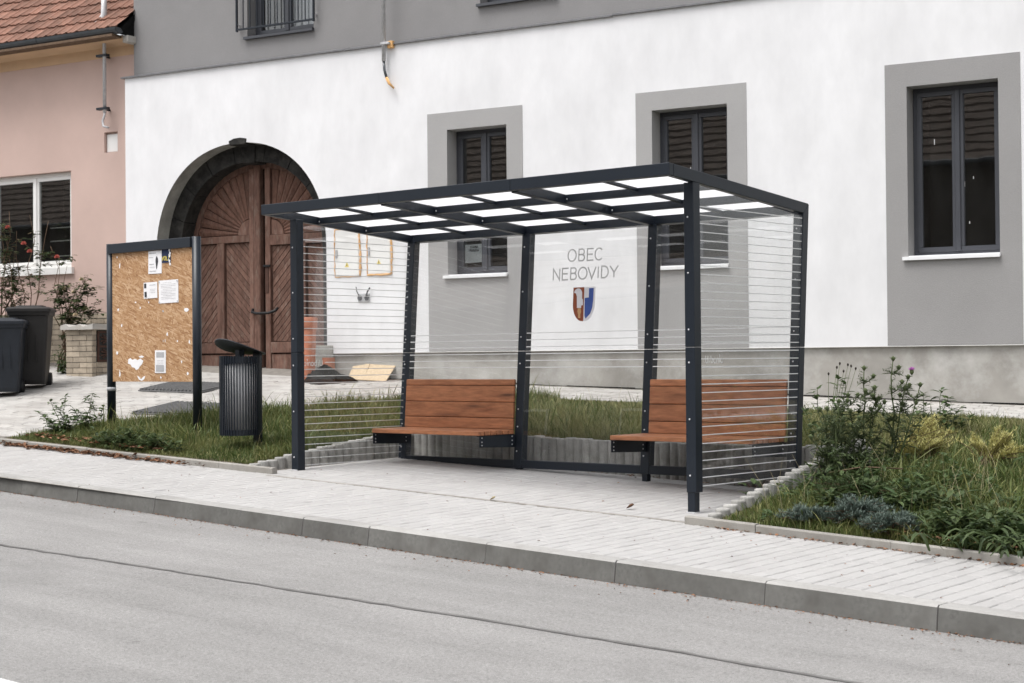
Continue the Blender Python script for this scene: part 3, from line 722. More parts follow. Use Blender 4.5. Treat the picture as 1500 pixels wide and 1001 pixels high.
def rays(uc, zc, t0, t1, n, r0):
    for k in range(n):
        a = t0+(t1-t0)*k/n+.008; b = t0+(t1-t0)*(k+1)/n-.008
        def out_r(t):
            lo, hi = .3, 1.6
            for _ in range(24):
                m = (lo+hi)/2; u_, z_ = uc+m*math.cos(t), zc+m*math.sin(t)
                if z_ < arch_z(u_, RI-.08, RIB-.08) and abs(u_-AC) < RI-.085: lo = m
                else: hi = m
            return lo
        m = (a+b)/2
        P = [(uc+r0*math.cos(a), zc+r0*math.sin(a)), (uc+out_r(a)*math.cos(a), zc+out_r(a)*math.sin(a)), (uc+out_r(m)*math.cos(m), zc+out_r(m)*math.sin(m)), (uc+out_r(b)*math.cos(b), zc+out_r(b)*math.sin(b)), (uc+r0*math.cos(b), zc+r0*math.sin(b)), (uc+r0*math.cos(m), zc+r0*math.sin(m))]
        mb = MB(); back = [(u, GW+.04, z) for u, z in P]; edge = [(u, GW+.012, z) for u, z in P]
        edge[2] = (edge[2][0], GW-.012, edge[2][2]); edge[5] = (edge[5][0], GW+.002, edge[5][2])
        mb.add(edge+back, [(0, 1, 2, 5), (5, 2, 3, 4)]+[(i, 6+i, 6+(i+1) % 6, (i+1) % 6) for i in range(6)]); mb.build('ray_board', 'gate_ray', gate)
    q = [(uc, zc)]+[(uc+(r0-.012)*math.cos(t0+(t1-t0)*k/10), zc+(r0-.012)*math.sin(t0+(t1-t0)*k/10)) for k in range(11)]
    MB().prism([(u, GW-.004, z) for u, z in q], [(u, GW+.04, z) for u, z in q]).build('fan_centre', 'gate_wood', gate)
rays(-9.685, 2.805, math.pi*.5, math.pi, 10, .225); rays(-9.305, 2.785, 0, math.pi*.5, 10, .225)
rim_o = [arc_at(math.pi*(1-k/36), RI+.02, RIB+.02) for k in range(37)]; rim_i = [arc_at(math.pi*(1-k/36), RI-.075, RIB-.075) for k in range(37)]
mb = MB(); n = 37
mb.add([(u, GW-.02, z) for u, z in rim_o]+[(u, GW-.02, z) for u, z in rim_i], [(i, n+i, n+i+1, i+1) for i in range(n-1)])
mb.add([(u, GW-.02, z) for u, z in rim_i]+[(u, GW+.045, z) for u, z in rim_i], [(i, n+i, n+i+1, i+1) for i in range(n-1)])
mb.build('arch_rim', 'gate_wood', gate)
MB().tube([(-9.62, GW-.03, 1.76), (-9.60, GW-.075, 1.72), (-9.5, GW-.1, 1.70), (-9.3, GW-.095, 1.70), (-9.2, GW-.07, 1.73), (-9.18, GW-.03, 1.77)], .019, 8).build('chain_hose', 'black_cable', gate, True)
bbox_obj('gate_gap_shade', 'gate_dark', gate, AC-RI, AC+RI, GW-.03, GW+.04, .6, .925, 0)  # dark board standing in for the shade in the gap below the gate
bbox_obj('lock_plate', 'grille', gate, -9.395, -9.335, GW-.04, GW-.028, 1.98, 2.36, .003)
bbox_obj('latch_bar', 'black_cable', gate, -9.42, -9.30, GW-.055, GW-.03, 2.34, 2.37, .003)

# meter boxes in the white wall, socket, conduit
def foam_strip(parent, pts, wd):
    mb = MB(); P = []
    for (a, b) in zip(pts[:-1], pts[1:]):
        n = 7
        for i in range(n): t = i/n; P.append((a[0]+(b[0]-a[0])*t+random.gauss(0, .004), a[1]+(b[1]-a[1])*t+random.gauss(0, .004)))
    P.append(pts[-1]); mb.tube([(u, -.004, z) for u, z in P], [wd*random.uniform(.6, 1.2) for _ in P], 6); mb.build('sealing_foam', 'foam', parent, True)
for (a, b, z0, z1) in ((-7.845, -7.445, 2.125, 2.75), (-7.325, -6.95, 2.14, 2.72)):
    bx_ = bbox_obj('meter_box', 'white_plastic', TH, a+.012, b-.012, -.012, .05, z0+.012, z1-.012, .004)
    foam_strip(bx_, [(a, z0), (a-.004, z1-.25), (a, z1)], .008); foam_strip(bx_, [(b+.006, z0), (b+.012, z0+.28), (b-.012, z1)], .016); foam_strip(bx_, [(a, z1), (b, z1)], .007)
    foam_strip(bx_, [(a, z0), (b, z0)], .014 if a > -7.5 else .006)
    bbox_obj('handle', 'grey_ink', bx_, a+.02, a+.05, -.028, -.012, z0+.25, z0+.36, .004)
    c = (a+b)/2; MB().prism([(c-.035, -.0145, z0+.13), (c+.035, -.0145, z0+.13), (c, -.0145, z0+.195)], [(c-.035, -.013, z0+.13), (c+.035, -.013, z0+.13), (c, -.013, z0+.195)]).build('warning_sign', 'yellow_sign', bx_)
    MB().box(c-.004, c+.004, -.016, -.0148, z0+.142, z0+.172).build('warning_mark', 'ink', bx_)
sk = bbox_obj('socket_box', 'grey_ink', TH, -7.475, -7.29, -.015, .02, 1.79, 1.90, .006)
for u_ in (-7.44, -7.33): MB().tube([(u_, -.016, 1.845), (u_, -.022, 1.845)], .036, 12).build('socket', 'ink', sk)
MB().tube([(-7.45, -.02, 1.87), (-7.47, -.04, 1.93), (-7.49, -.03, 1.99)], .006, 6).build('cable', 'black_cable', sk, True)
MB().tube([(-7.34, -.02, 1.86), (-7.30, -.045, 1.92), (-7.27, -.03, 1.975)], .01, 6).build('cable', 'black_cable', sk, True)
cd = MB().tube([(-7.0, -.06, 4.875), (-7.0, -.06, 9.2)], .027, 12).build('conduit', 'galv', TH, True)
MB().tube([(-7.0, -.06, 4.88), (-6.99, -.062, 4.76), (-6.955, -.065, 4.66)], .018, 8).build('cable', 'zinc', cd, True)
MB().tube([(-6.955, -.065, 4.66), (-6.915, -.065, 4.58), (-6.845, -.06, 4.515)], [.019, .019, .012], 8).build('cable_end', 'foam', cd, True)
bbox_obj('bracket', 'galv', cd, -7.03, -6.90, -.095, -.02, 5.085, 5.115, .003); bbox_obj('bracket_cap', 'foam', cd, -6.95, -6.87, -.055, .0, 5.04, 5.13, .006)

# ------------------------------------------------------------------ pink house
PK = tag(empty('pink_house', tuple(bw(0)), PHI), 'pink rendered cottage with red tiled roof and dark gutter at the left', 'house')
PWW = .25; PL0 = -19.0
PWIN = (-14.62, -12.874, 2.46, 3.89)
mb = wall_front(PL0, -11.42, 1.765, 5.49, [PWIN, (-12.2, -11.935, 4.105, 4.40)], PWW); 
a, b, z0, z1 = PWIN
mb.add([(b, PWW, z0), (b, PWW+.16, z0), (b, PWW+.16, z1), (b, PWW, z1)], [(0, 3, 2, 1)]); mb.add([(a, PWW, z0), (a, PWW+.16, z0), (a, PWW+.16, z1), (a, PWW, z1)], [(0, 1, 2, 3)]); mb.add([(a, PWW, z1), (b, PWW, z1), (b, PWW+.16, z1), (a, PWW+.16, z1)], [(0, 3, 2, 1)])
a, b, z0, z1 = -12.2, -11.935, 4.105, 4.40
mb.add([(a, PWW, z0), (b, PWW, z0), (b, PWW, z1), (a, PWW, z1), (a, PWW+.07, z0), (b, PWW+.07, z0), (b, PWW+.07, z1), (a, PWW+.07, z1)], [(0, 1, 5, 4), (1, 2, 6, 5), (2, 3, 7, 6), (3, 0, 4, 7), (4, 5, 6, 7)])
a, b, z0, z1 = PWIN
mb.build('wall', 'pink', PK)
mb = MB(); mb.prism([(PL0, PWW-.012, 5.486), (PL0, PWW-.012, 5.63), (PL0, PWW-.14, 5.66), (PL0, PWW-.30, 5.66), (PL0, PWW-.30, 5.71), (PL0, PWW+.3, 5.71), (PL0, PWW+.3, 5.486)], [(-11.545, PWW-.012, 5.486), (-11.545, PWW-.012, 5.63), (-11.545, PWW-.14, 5.66), (-11.545, PWW-.30, 5.66), (-11.545, PWW-.30, 5.71), (-11.545, PWW+.3, 5.71), (-11.545, PWW+.3, 5.486)])
mb.build('cornice', 'cream', PK)
wp = window(PK, a+.003, b-.003, z0, z1-.002, PWW+.10, frame='white_plastic', sill=None, ft=.07, split=-13.70)
MB().box(a-.05, b+.05, PWW-.05, PWW+.1, z0-.10, z0-.001).build('sill', 'white_plastic', wp)
mb = MB()
for zq in (.12, .19, .42, .62): mb.box(-13.62, b-.1, PWW+.30, PWW+.304, z0+zq, z0+zq+.018)
mb.build('blind', 'cap', wp)['kind'] = 'stuff'
bx_ = bbox_obj('meter_niche', 'white_plastic', PK, -12.19, -11.945, PWW+.045, PWW+.069, 4.115, 4.375, .004)
# gutter: half round
gp_ = []
for k in range(9): t = math.pi*k/8; gp_.append((PWW-.43-.088*math.cos(t), 5.785-.088*math.sin(t)))
for a_, b_ in ((PL0, -13.05), (-13.046, -11.47)):
    ii = [(w+.0, z) for w, z in gp_]; inn = [(PWW-.43-.081*math.cos(math.pi*k/8), 5.785-.081*math.sin(math.pi*k/8)) for k in range(9)]
    poly = ii+inn[::-1]; MB().prism([(a_, w, z) for w, z in poly], [(b_, w, z) for w, z in poly]).build('gutter', 'zinc', PK)
MB().prism([(-11.475, w, z) for w, z in gp_], [(-11.47, w, z) for w, z in gp_]).build('gutter_end', 'zinc', PK)
MB().tube([(-13.05, PWW-.43-.092, 5.785)]+[(-13.05, PWW-.43-.092*math.cos(math.pi*k/8), 5.785-.092*math.sin(math.pi*k/8)) for k in range(1, 9)], .008, 6).build('gutter_strap', 'zinc', PK)
# roof with tiles
SLP = R(40); EX = .285; TWD = .205
rs_, rc_ = math.sin(SLP), math.cos(SLP)
def roof_pt(u, s, h=0.): return (u, PWW-.44+s*rc_-h*rs_, 5.80+s*rs_+h*rc_)
rb = MB(); rb.hexa([roof_pt(PL0, .02, -.10), roof_pt(-11.46, .02, -.10), roof_pt(-11.46, 5, -.10), roof_pt(PL0, 5, -.10), roof_pt(PL0, .02, -.03), roof_pt(-11.46, .02, -.03), roof_pt(-11.46, 5, -.03), roof_pt(PL0, 5, -.03)])
roof = rb.build('roof', 'tarp', PK)
def tile_local():
    prof = [(0, .012), (.018, .026), (.04, .026), (.055, .010), (.085, .006), (.105, .016), (.125, .006), (.16, .006), (.185, .012), (.205, .016)]
    mb = MB(); n = len(prof); A = [(u, 0, h+.022) for u, h in prof]; B = [(u, EX+.06, h-.006) for u, h in prof]; Cc = [(u, .0, h+.0) for u, h in prof]
    return mb.add(A+B+Cc, [(i, i+1, n+i+1, n+i) for i in range(n-1)]+[(2*n+i, 2*n+i+1, i+1, i) for i in range(n-1)])
tl = tile_local(); tme = bpy.data.meshes.new('tile'); tme.from_pydata(tl.v, [], tl.f); tme.materials.append(MT['tile'])
tstuff = MB(); cnt = 0
for r_ in range(17):
    nuc = int((-11.46-PL0)/TWD)
    for k in range(nuc):
        u_ = -11.46-(k+1)*TWD+random.gauss(0, .003); s_ = r_*EX-.03+random.gauss(0, .006); hh = random.uniform(0, .006)
        if u_ > -14.3 and r_ < 9 and cnt < 300:
            o = bpy.data.objects.new('tile', tme); COL.objects.link(o); o.parent = roof; o.location = roof_pt(u_, s_, hh); o.rotation_euler = (SLP, 0, random.gauss(0, .01)); cnt += 1
        else:
            tstuff.add([roof_pt(u_+x, s_+y, hh+z) for x, y, z in tl.v], tl.f)
o = tstuff.build('tile_field', 'tile', roof); o['kind'] = 'stuff'
bbox_obj('soffit', 'brown_stem', PK, PL0, -11.55, PWW-.50, PWW-.29, 5.665, 5.70, 0)  # shade under the eave is put into the soffit's brown colour
MB().prism([(-11.50, PWW-.40, 5.70), (-11.50, PWW+.6, 5.70), (-11.50, PWW+.6, 6.62), (-11.50, PWW-.40, 5.80)], [(-11.475, PWW-.40, 5.70), (-11.475, PWW+.6, 5.70), (-11.475, PWW+.6, 6.62), (-11.475, PWW-.40, 5.80)]).build('eave_void_panel', 'tarp', PK)  # added black panel standing in for the dark void at the roof end
bbox_obj('rafter_end', 'cap', PK, -11.545, -11.44, PWW-.30, PWW+.1, 5.60, 5.70, .01)
# service mast with clamps
sm = MB().tube([(-12.03, .09, 4.66), (-12.03, .09, 8.4)], .026, 12).build('service_mast', 'galv', PK, True)
MB().tube([(-12.03, .09, 4.67), (-12.03, .085, 4.62), (-12.06, .08, 4.54), (-12.04, .07, 4.46), (-11.93, .06, 4.43)], .017, 8).build('cable_hook', 'galv', sm, True)
for z_ in (4.70, 5.47): bbox_obj('clamp', 'metal', sm, -12.17, -11.96, .055, .13, z_, z_+.035, .004); bbox_obj('clamp_arm', 'metal', sm, -12.10, -12.07, .12, PWW, z_, z_+.03, 0)
MB().tube([(-12.10, .0, 5.87), (-12.06, .07, 6.0), (-12.03, .09, 6.08), (-12.03, .09, 6.42)], [.075, .055, .045, .038], 12).build('roof_boot', 'galv', sm, True)
# brick plinth and cellar block
def bricks(parent, org, du, dw, L, z0f, z1, bl=.262, bh=.076, mat='brick', depth=.07, group=None):
    """running bond along direction (du,dw) in the house frame from org"""
    nx, ny = dw, -du; c = 0; z = z1-bh; row = 0; me_cache = {}
    while z > z0f-bh*1.2:
        s_ = -(bl/2 if row % 2 else 0)
        while s_ < L-.02:
            a_, b_ = max(s_, 0)+.004, min(s_+bl, L)-.004
            if b_-a_ > .04:
                j = random.uniform(-.003, .004)
                p = [(org[0]+du*t+nx*(q), org[1]+dw*t+ny*(q), zz) for zz in (z+.004, z+bh-.005) for t, q in ((a_, .006+j), (b_, .006+j), (b_, -depth), (a_, -depth))]
                MB().hexa(p).build('brick', mat, parent)
            s_ += bl
        z -= bh; row += 1
gz = lambda u_, w_: H(*tuple(bw(u_, w_))[:2])
pl_ = MB().box(PL0, -11.50, PWW-.022, PWW+.2, .2, 1.763).build('plinth', 'mortar', PK)
bricks(pl_, (-13.9, PWW-.024), 1, 0, 2.40, .95, 1.763)
bk = tag(empty('cellar_block', tuple(bw(0)), PHI), 'low pale brick cellar block with concrete cap and rusty grille by the pink house', 'brick block')
U0, U1, W0, W1, ZT = -12.0, -11.50, -.72, .17, 1.50
core = MB().box(U0+.01, U1-.01, W0+.01, W1, .5, ZT-.002).build('mortar_core', 'mortar', bk)
bricks(core, (U0, W0+.005), 1, 0, U1-U0, .80, ZT); bricks(core, (U1-.005, W0), 0, 1, .08, .80, ZT, .08); bricks(core, (U1-.005, W0+.54), 0, 1, .35, .80, ZT, .26)
bricks(core, (U1-.005, W0+.08), 0, 1, .46, .80, ZT-.45, .23)
gr = MB().box(U1-.02, U1+.004, W0+.09, W0+.53, 1.05, 1.48).build('grille', 'dark_room', bk)
mb = MB()
for (q0, q1, zq0, zq1) in ((.09, .12, 1.05, 1.48), (.50, .53, 1.05, 1.48), (.12, .50, 1.05, 1.08), (.12, .50, 1.45, 1.48), (.12, .50, 1.25, 1.28)): mb.box(U1+.004, U1+.02, W0+q0, W0+q1, zq0, zq1)
for zc in (1.165, 1.365):
    for ang in (.35, .8, 1.57, 2.35, 2.8):
        d0 = Vector((0, math.cos(ang), math.sin(ang)*.5))*.17; mb.tube([Vector((U1+.014, W0+.31, zc))-d0, Vector((U1+.014, W0+.31, zc))+d0], .011, 5)
mb.build('grille_bars', 'grille', gr)
cp_ = MB(); n = 7
cv = []
for i in range(n+1):
    for j in range(3): cv.append((U0-.05+(U1-U0+.12)*i/n, W0-.06+(W1-W0+.06)*j/2, ZT+.06+.02*math.sin(i*2.1+j)+random.uniform(-.005, .005)))
cp_.add(cv, [(i*3+j, (i+1)*3+j, (i+1)*3+j+1, i*3+j+1) for i in range(n) for j in range(2)])
cp_.add([(cv[i*3][0], cv[i*3][1], ZT+.0) for i in range(n+1)]+[cv[i*3] for i in range(n+1)], [(i, i+1, n+2+i, n+1+i) for i in range(n)])
cp_.add([(cv[n*3+j][0], cv[n*3+j][1], ZT+.0) for j in range(3)]+[cv[n*3+j] for j in range(3)], [(j, j+1, 4+j, 3+j) for j in range(2)])
cp_.build('cap', 'cap', bk)

# ------------------------------------------------------------------ house across the street (seen only as reflections in the panes)
OH = tag(empty('opposite_house', tuple(bw(-11, -22.2)), PHI), 'tiled house across the street, seen mirrored in the window panes', 'house')
MB().box(-38, 13, -6, 0, -1.5, 5.9).build('wall', 'opp_wall', OH)
mb = MB(); s_ = 0
while s_ < 5.2:
    y0, z0 = .35-s_*math.cos(.72), 5.75+s_*math.sin(.72); y1, z1 = .35-(s_+.36)*math.cos(.72), 5.75+(s_+.36)*math.sin(.72)
    nseg = 100
    for k in range(nseg):
        a_, b_ = -38.3+51.6*k/nseg, -38.3+51.6*(k+1)/nseg; wz = random.uniform(-.005, .005)
        mb.add([(a_, y0, z0+.05+wz), (b_, y0, z0+.05+wz), (b_, y1, z1+.0), (a_, y1, z1+.0), (a_, y0, z0-.03), (b_, y0, z0-.03)], [(0, 3, 2, 1), (4, 0, 1, 5)])
    s_ += .34
mb.build('roof', 'opp_roof', OH)
for k in range(7):
    ww = MB().box(-14+k*3.9, -12.9+k*3.9, -.05, .03, 1.2, 2.9).build('window', 'white_plastic', OH); MB().box(-13.93+k*3.9, -12.97+k*3.9, .02, .04, 1.27, 2.83).build('pane', 'dark_room', ww)
MB().tube([(-38.3, .45, 5.72), (13.3, .45, 5.72)], .07, 8).build('gutter', 'zinc', OH)

# ------------------------------------------------------------------ bus shelter
SH = tag(empty('bus_shelter'), 'anthracite steel bus shelter with glass walls, opal roof panels and wooden benches', 'bus shelter')
XL, XR, DF, DR, HF = -4.62, 0., -.307, 1.698, .0932
ZF, YT, YBm, ZS = 2.3568, 1.6144, 1.4421, 1.1024
LEAN = (YT-YBm)/ZF
def zt(y): return 2.45-.0868*y
def ry(z): return YBm+LEAN*z                      # front face of the leaning rear posts
def P3(x, z, off=0.): return (x, ry(z)+off, z)
def screw(parent, p, nrm, r=.0075):
    p = Vector(p); nrm = Vector(nrm); MB().tube([p, p+nrm*.003, p+nrm*.0055], [r, r*.9, r*.5], 8).build('bolt', 'screw', parent, True)
def xbar(name, x0, x1, y0, y1, top, hgt, parent, mat='metal', bv=.004):
    """bar along x that follows the fall of the roof"""
    p = [(x0, y0, zt(y0)-top-hgt), (x1, y0, zt(y0)-top-hgt), (x1, y1, zt(y1)-top-hgt), (x0, y1, zt(y1)-top-hgt), (x0, y0, zt(y0)-top), (x1, y0, zt(y0)-top), (x1, y1, zt(y1)-top), (x0, y1, zt(y1)-top)]
    o = MB().hexa(p).build(name, mat, parent); return bevel(o, bv) if bv else o
SEAM = [XL, -3.068, -1.568, XR]
for a, b in zip(SEAM[:-1], SEAM[1:]): xbar('front_fascia', a+.0012, b-.0012, DF, DF+.055, 0, HF, SH)
# side frames: fascia and rear post meet in a mitre
for x0, x1 in ((XR-.0952, XR), (XL, XL+.0952)):
    fx0, fx1 = (x1-.055, x1) if x1 == 0 else (x0, x0+.055)
    pf = [(DF+.0575, zt(DF+.0575)-HF), (YT-.001, ZF-.0868*YT), (DR-.003, zt(DR)-.002), (DF+.0575, zt(DF+.0575))]
    o = MB().prism([(fx0, y, z) for y, z in pf], [(fx1, y, z) for y, z in pf]).build('side_fascia', 'metal', SH); bevel(o, .004)
for i, px_ in enumerate((-4.569-.03, -3.0702, -1.5923, -.0952)):
    x0, x1 = px_, px_+.0952
    ztop = 2.45-.0868*YT-HF
    if i in (0, 3): top = [(ry(ztop), ztop), (DR, zt(DR)-.005)]
    else: top = [(ry(ztop), ztop), (ry(ztop)+.0836, ztop)]
    for k, (z0, z1) in enumerate(((.0, ZS-.0015), (ZS+.0015, None))):
        pf = [(ry(z0), z0), (ry(z0)+.0836, z0)]+([(ry(z1)+.0836, z1), (ry(z1), z1)] if z1 else [top[1], top[0]])
        o = MB().prism([(x0, y, z) for y, z in pf], [(x1, y, z) for y, z in pf]).build('rear_post', 'metal', SH); bevel(o, .004)
        for zb_ in ((.16, .39, .555, .985) if k == 0 else (1.236, 1.666, 2.091)): screw(o, P3(x0+.035, zb_, -.0002), (0, -1, 0))
    bbox_obj('post_foot', 'metal', SH, x0+.015, x1-.025, ry(0)+.01, ry(0)+.07, pav(px_, 1.45)-.05, .02, .003)
for x0 in (-4.5675, -.0894):
    x1 = x0+.0894
    for k, (z0, z1) in enumerate(((0., ZS-.0015), (ZS+.0015, ZF-.002))):
        o = bbox_obj('front_post', 'metal', SH, x0, x1, 0, .0916, z0, z1, .004)
        for zb_ in ((.128, .555, .985) if k == 0 else (1.236, 1.666, 2.091)): screw(o, (x0+.036, .0, zb_), (0, -1, 0))
    bbox_obj('post_foot', 'metal', SH, x0+.005, x1-.016, .006, .07, pav(x0, 0)-.08, .03, .003)
    bbox_obj('base_plate', 'galv', SH, x0-.004, x1-.008, -.003, .08, pav(x0, 0)-.02, pav(x0, 0)+.006, .002)
xbar('rear_beam', XL+.097, XR-.097, YT, DR, .004, HF-.004, SH)
for xc in SEAM[1:3]: xbar('rafter', xc-.036, xc+.036, DF+.056, YT-.001, .024, .078, SH)
for i in range(3):
    a, b = SEAM[i]+(.056 if i == 0 else .037), SEAM[i+1]-(.056 if i == 2 else .037); m = (a+b)/2
    ys = [DF+.056, .375, .995, YT]
    for yc in ys[1:3]:
        o = xbar('purlin', a, b, yc-.022, yc+.022, .026, .062, SH); screw(o, (a+.02, yc-.022, zt(yc)-.062), (0, -1, 0)); screw(o, (b-.02, yc-.022, zt(yc)-.062), (0, -1, 0))
    for j in range(3):
        y0, y1 = ys[j]+(.0 if j == 0 else .0225), ys[j+1]-(.0 if j == 2 else .0225)
        xbar('glazing_bar', m-.018, m+.018, y0, y1-.002, .026, .026, SH)
        for (xa, xb_) in ((a+.002, m-.002), (m+.002, b-.002)):
            xbar('roof_panel', xa, xb_, ys[j]+.001, ys[j+1]-.001, .014, .006, SH, 'opal', 0)
    # front ledge under the panels is hidden by the fascia
# side glazing with printed lines
ZL = [2.174-.0645*k for k in range(34)]
def side_glass(xg, outward, left):
    yf = .0916
    for nm, z0, z1 in (('side_glass', ZS+.004, None), ('side_glass', .028, ZS-.006)):
        if z1 is None: pf = [(yf, z0), (ry(z0)-.001, z0), (ry(2.19)-.001, 2.19), (yf, 2.335)]
        else: pf = [(yf, z0), (ry(z0)-.001, z0), (ry(z1)-.001, z1), (yf, z1)]
        g = MB().prism([(xg-.004, y, z) for y, z in pf], [(xg+.004, y, z) for y, z in pf]).build(nm, 'glass', SH)
        mb = MB()
        for k, z in enumerate(ZL):
            if not (z0+.01 < z < (z1 or 2.3)-.005): continue
            ys_ = yf+.002
            if k == 18: ys_ = .425
            xo = xg+outward*.0052; mb.box(min(xo, xo-outward*.001), max(xo, xo-outward*.001), ys_, ry(z)-.004, z-.0035, z+.0035)
        so_ = mb.build('printed_lines', 'stripe', g); so_['kind'] = 'stuff'
        if z1: glass_lower[left] = g
glass_lower = {}
side_glass(-.012, 1, False); side_glass(-4.5555, -1, True)
# rear glazing
PX = [(-4.599+.0952, -3.0702), (-3.0702+.0952, -1.5923), (-1.5923+.0952, -.0952)]
rear = []
for i, (a, b) in enumerate(PX):
    for z0, z1 in ((ZS+.004, 2.455-.0868*YT-HF-.004), (.074, ZS-.006)):
        g = MB().hexa([P3(a+.001, z0, .008), P3(b-.001, z0, .008), P3(b-.001, z0, .016), P3(a+.001, z0, .016), P3(a+.001, z1, .008), P3(b-.001, z1, .008), P3(b-.001, z1, .016), P3(a+.001, z1, .016)]).build('rear_glass', 'glass', SH)
        mb = MB()
        for z in ([1.271, 1.207, 1.142] if z0 > 1 else [1.077, 1.013, .949]):
            mb.hexa([P3(a+.004, z-.004, .0062), P3(b-.004, z-.004, .0062), P3(b-.004, z-.004, .0072), P3(a+.004, z-.004, .0072), P3(a+.004, z+.004, .0062), P3(b-.004, z+.004, .0062), P3(b-.004, z+.004, .0072), P3(a+.004, z+.004, .0072)])
        so_ = mb.build('printed_lines', 'stripe', g); so_['kind'] = 'stuff'
        rear.append(g)
    o = MB().hexa([P3(a+.001, 0, .004), P3(b-.001, 0, .004), P3(b-.001, 0, .06), P3(a+.001, 0, .06), P3(a+.001, .076, .004), P3(b-.001, .076, .004), P3(b-.001, .076, .06), P3(a+.001, .076, .06)]).build('bottom_rail', 'metal', SH); bevel(o, .004)
# lettering: strokes on a unit box
def arcs(cx, cy_, rx, ry_, a0, a1, n=14): return [(cx+rx*math.cos(R(a0+(a1-a0)*i/n)), cy_+ry_*math.sin(R(a0+(a1-a0)*i/n))) for i in range(n+1)]
GL = {'O': [arcs(.5, .5, .5, .5, 0, 360, 28)], 'C': [arcs(.52, .5, .52, .5, 42, 318, 22)], 'N': [[(.02, 0), (.02, 1), (.98, 0), (.98, 1)]],
      'E': [[(1, 0), (.04, 0), (.04, 1), (1, 1)], [(.04, .52), (.9, .52)]], 'I': [[(.5, 0), (.5, 1)]], 'V': [[(0, 1), (.5, 0), (1, 1)]], 'Y': [[(0, 1), (.5, .44), (1, 1)], [(.5, .44), (.5, 0)]],
      'D': [[(.04, 0), (.04, 1), (.4, 1)]+arcs(.4, .5, .58, .5, 90, -90, 16)+[(.04, 0)]], 'L': [[(.05, 1), (.05, 0), (.95, 0)]], 'S': [arcs(.5, .75, .42, .25, 40, 270, 12)+arcs(.5, .25, .45, .25, 90, -140, 12)],
      'B': [[(.04, 0), (.04, 1), (.55, 1)]+arcs(.55, .765, .36, .235, 90, -90, 10)+[(.04, .53)], [(.55, .53)]+arcs(.55, .265, .42, .265, 90, -90, 10)+[(.04, 0)]],
      'T': [[(0, 1), (1, 1)], [(.5, 1), (.5, 0)]], 'A': [[(0, 0), (.5, 1), (1, 0)], [(.2, .36), (.8, .36)]], 'P': [[(.04, 0), (.04, 1), (.55, 1)]+arcs(.55, .74, .42, .26, 90, -90, 10)+[(.04, .48)]],
      'U': [[(0, 1), (0, .4)]+arcs(.4, .4, .4, .4, 180, 360, 12)+[(.8, 1)]], 'r': [[(.1, 0), (.1, .62)], [(.1, .4)]+arcs(.45, .38, .32, .24, 160, 80, 6)],
      'b': [[(.08, 1), (.08, .31)]+arcs(.46, .31, .38, .31, 180, -180, 20)], 'a': [arcs(.42, .31, .38, .31, 0, 360, 20), [(.82, .62), (.82, 0)]], 'n': [[(.08, 0), (.08, .32)]+arcs(.44, .32, .36, .3, 180, 0, 12)+[(.8, 0)]], 'i': [[(.3, 0), (.3, .62)], arcs(.3, .9, .14, .1, 0, 360, 10)]}
def strokes(mb, ch, fn, x0, x1, z0, z1, th):
    """flat stroke ribbons; fn maps plane (x,z,layer) to 3d"""
    for poly in GL[ch]:
        q = [(x0+(x1-x0)*a, z0+(z1-z0)*b) for a, b in poly]; closed = math.hypot(q[0][0]-q[-1][0], q[0][1]-q[-1][1]) < 1e-6
        Lp, Rp = [], []; n = len(q)
        for i in range(n):
            if closed: a, b = q[i-1 if i else n-2], q[(i+1) if i < n-1 else 1]
            else: a, b = q[max(i-1, 0)], q[min(i+1, n-1)]
            d1 = Vector((q[i][0]-a[0], q[i][1]-a[1])); d2 = Vector((b[0]-q[i][0], b[1]-q[i][1]))
            d1 = d1.normalized() if d1.length > 1e-9 else d2.normalized(); d2 = d2.normalized() if d2.length > 1e-9 else d1
            n1 = Vector((-d1.y, d1.x)); n2 = Vector((-d2.y, d2.x)); nn = n1+n2; nn = nn.normalized() if nn.length > 1e-6 else n1
            k = th/2/max(.35, nn.dot(n1)); Lp.append((q[i][0]+nn.x*k, q[i][1]+nn.y*k)); Rp.append((q[i][0]-nn.x*k, q[i][1]-nn.y*k))
        mb.add([fn(a, b) for a, b in Lp]+[fn(a, b) for a, b in Rp], [(i, n+i, n+i+1, i+1) for i in range(n-1)])
midg = rear[2]
fr = lambda x, z: P3(x, z, .0066)
def word(parent, name, letters, mat, th, fn):
    for ch, x0, x1, z0, z1 in letters:
        mb = MB(); strokes(mb, ch, fn, x0, x1, z0, z1, th); mb.build(name, mat, parent)
word(midg, 'letter', [('O', -2.504, -2.407, 1.929, 2.037), ('B', -2.378, -2.306, 1.929, 2.036), ('E', -2.279, -2.203, 1.928, 2.035), ('C', -2.186, -2.097, 1.927, 2.035)], 'etch', .0135, fr)
word(midg, 'letter', [('N', -2.674, -2.594, 1.759, 1.866), ('E', -2.567, -2.492, 1.759, 1.866), ('B', -2.467, -2.395, 1.759, 1.866), ('O', -2.373, -2.272, 1.758, 1.866), ('V', -2.262, -2.168, 1.760, 1.866), ('I', -2.155, -2.130, 1.760, 1.866), ('D', -2.106, -2.025, 1.761, 1.866), ('Y', -2.008, -1.913, 1.761, 1.866)], 'etch', .0135, fr)
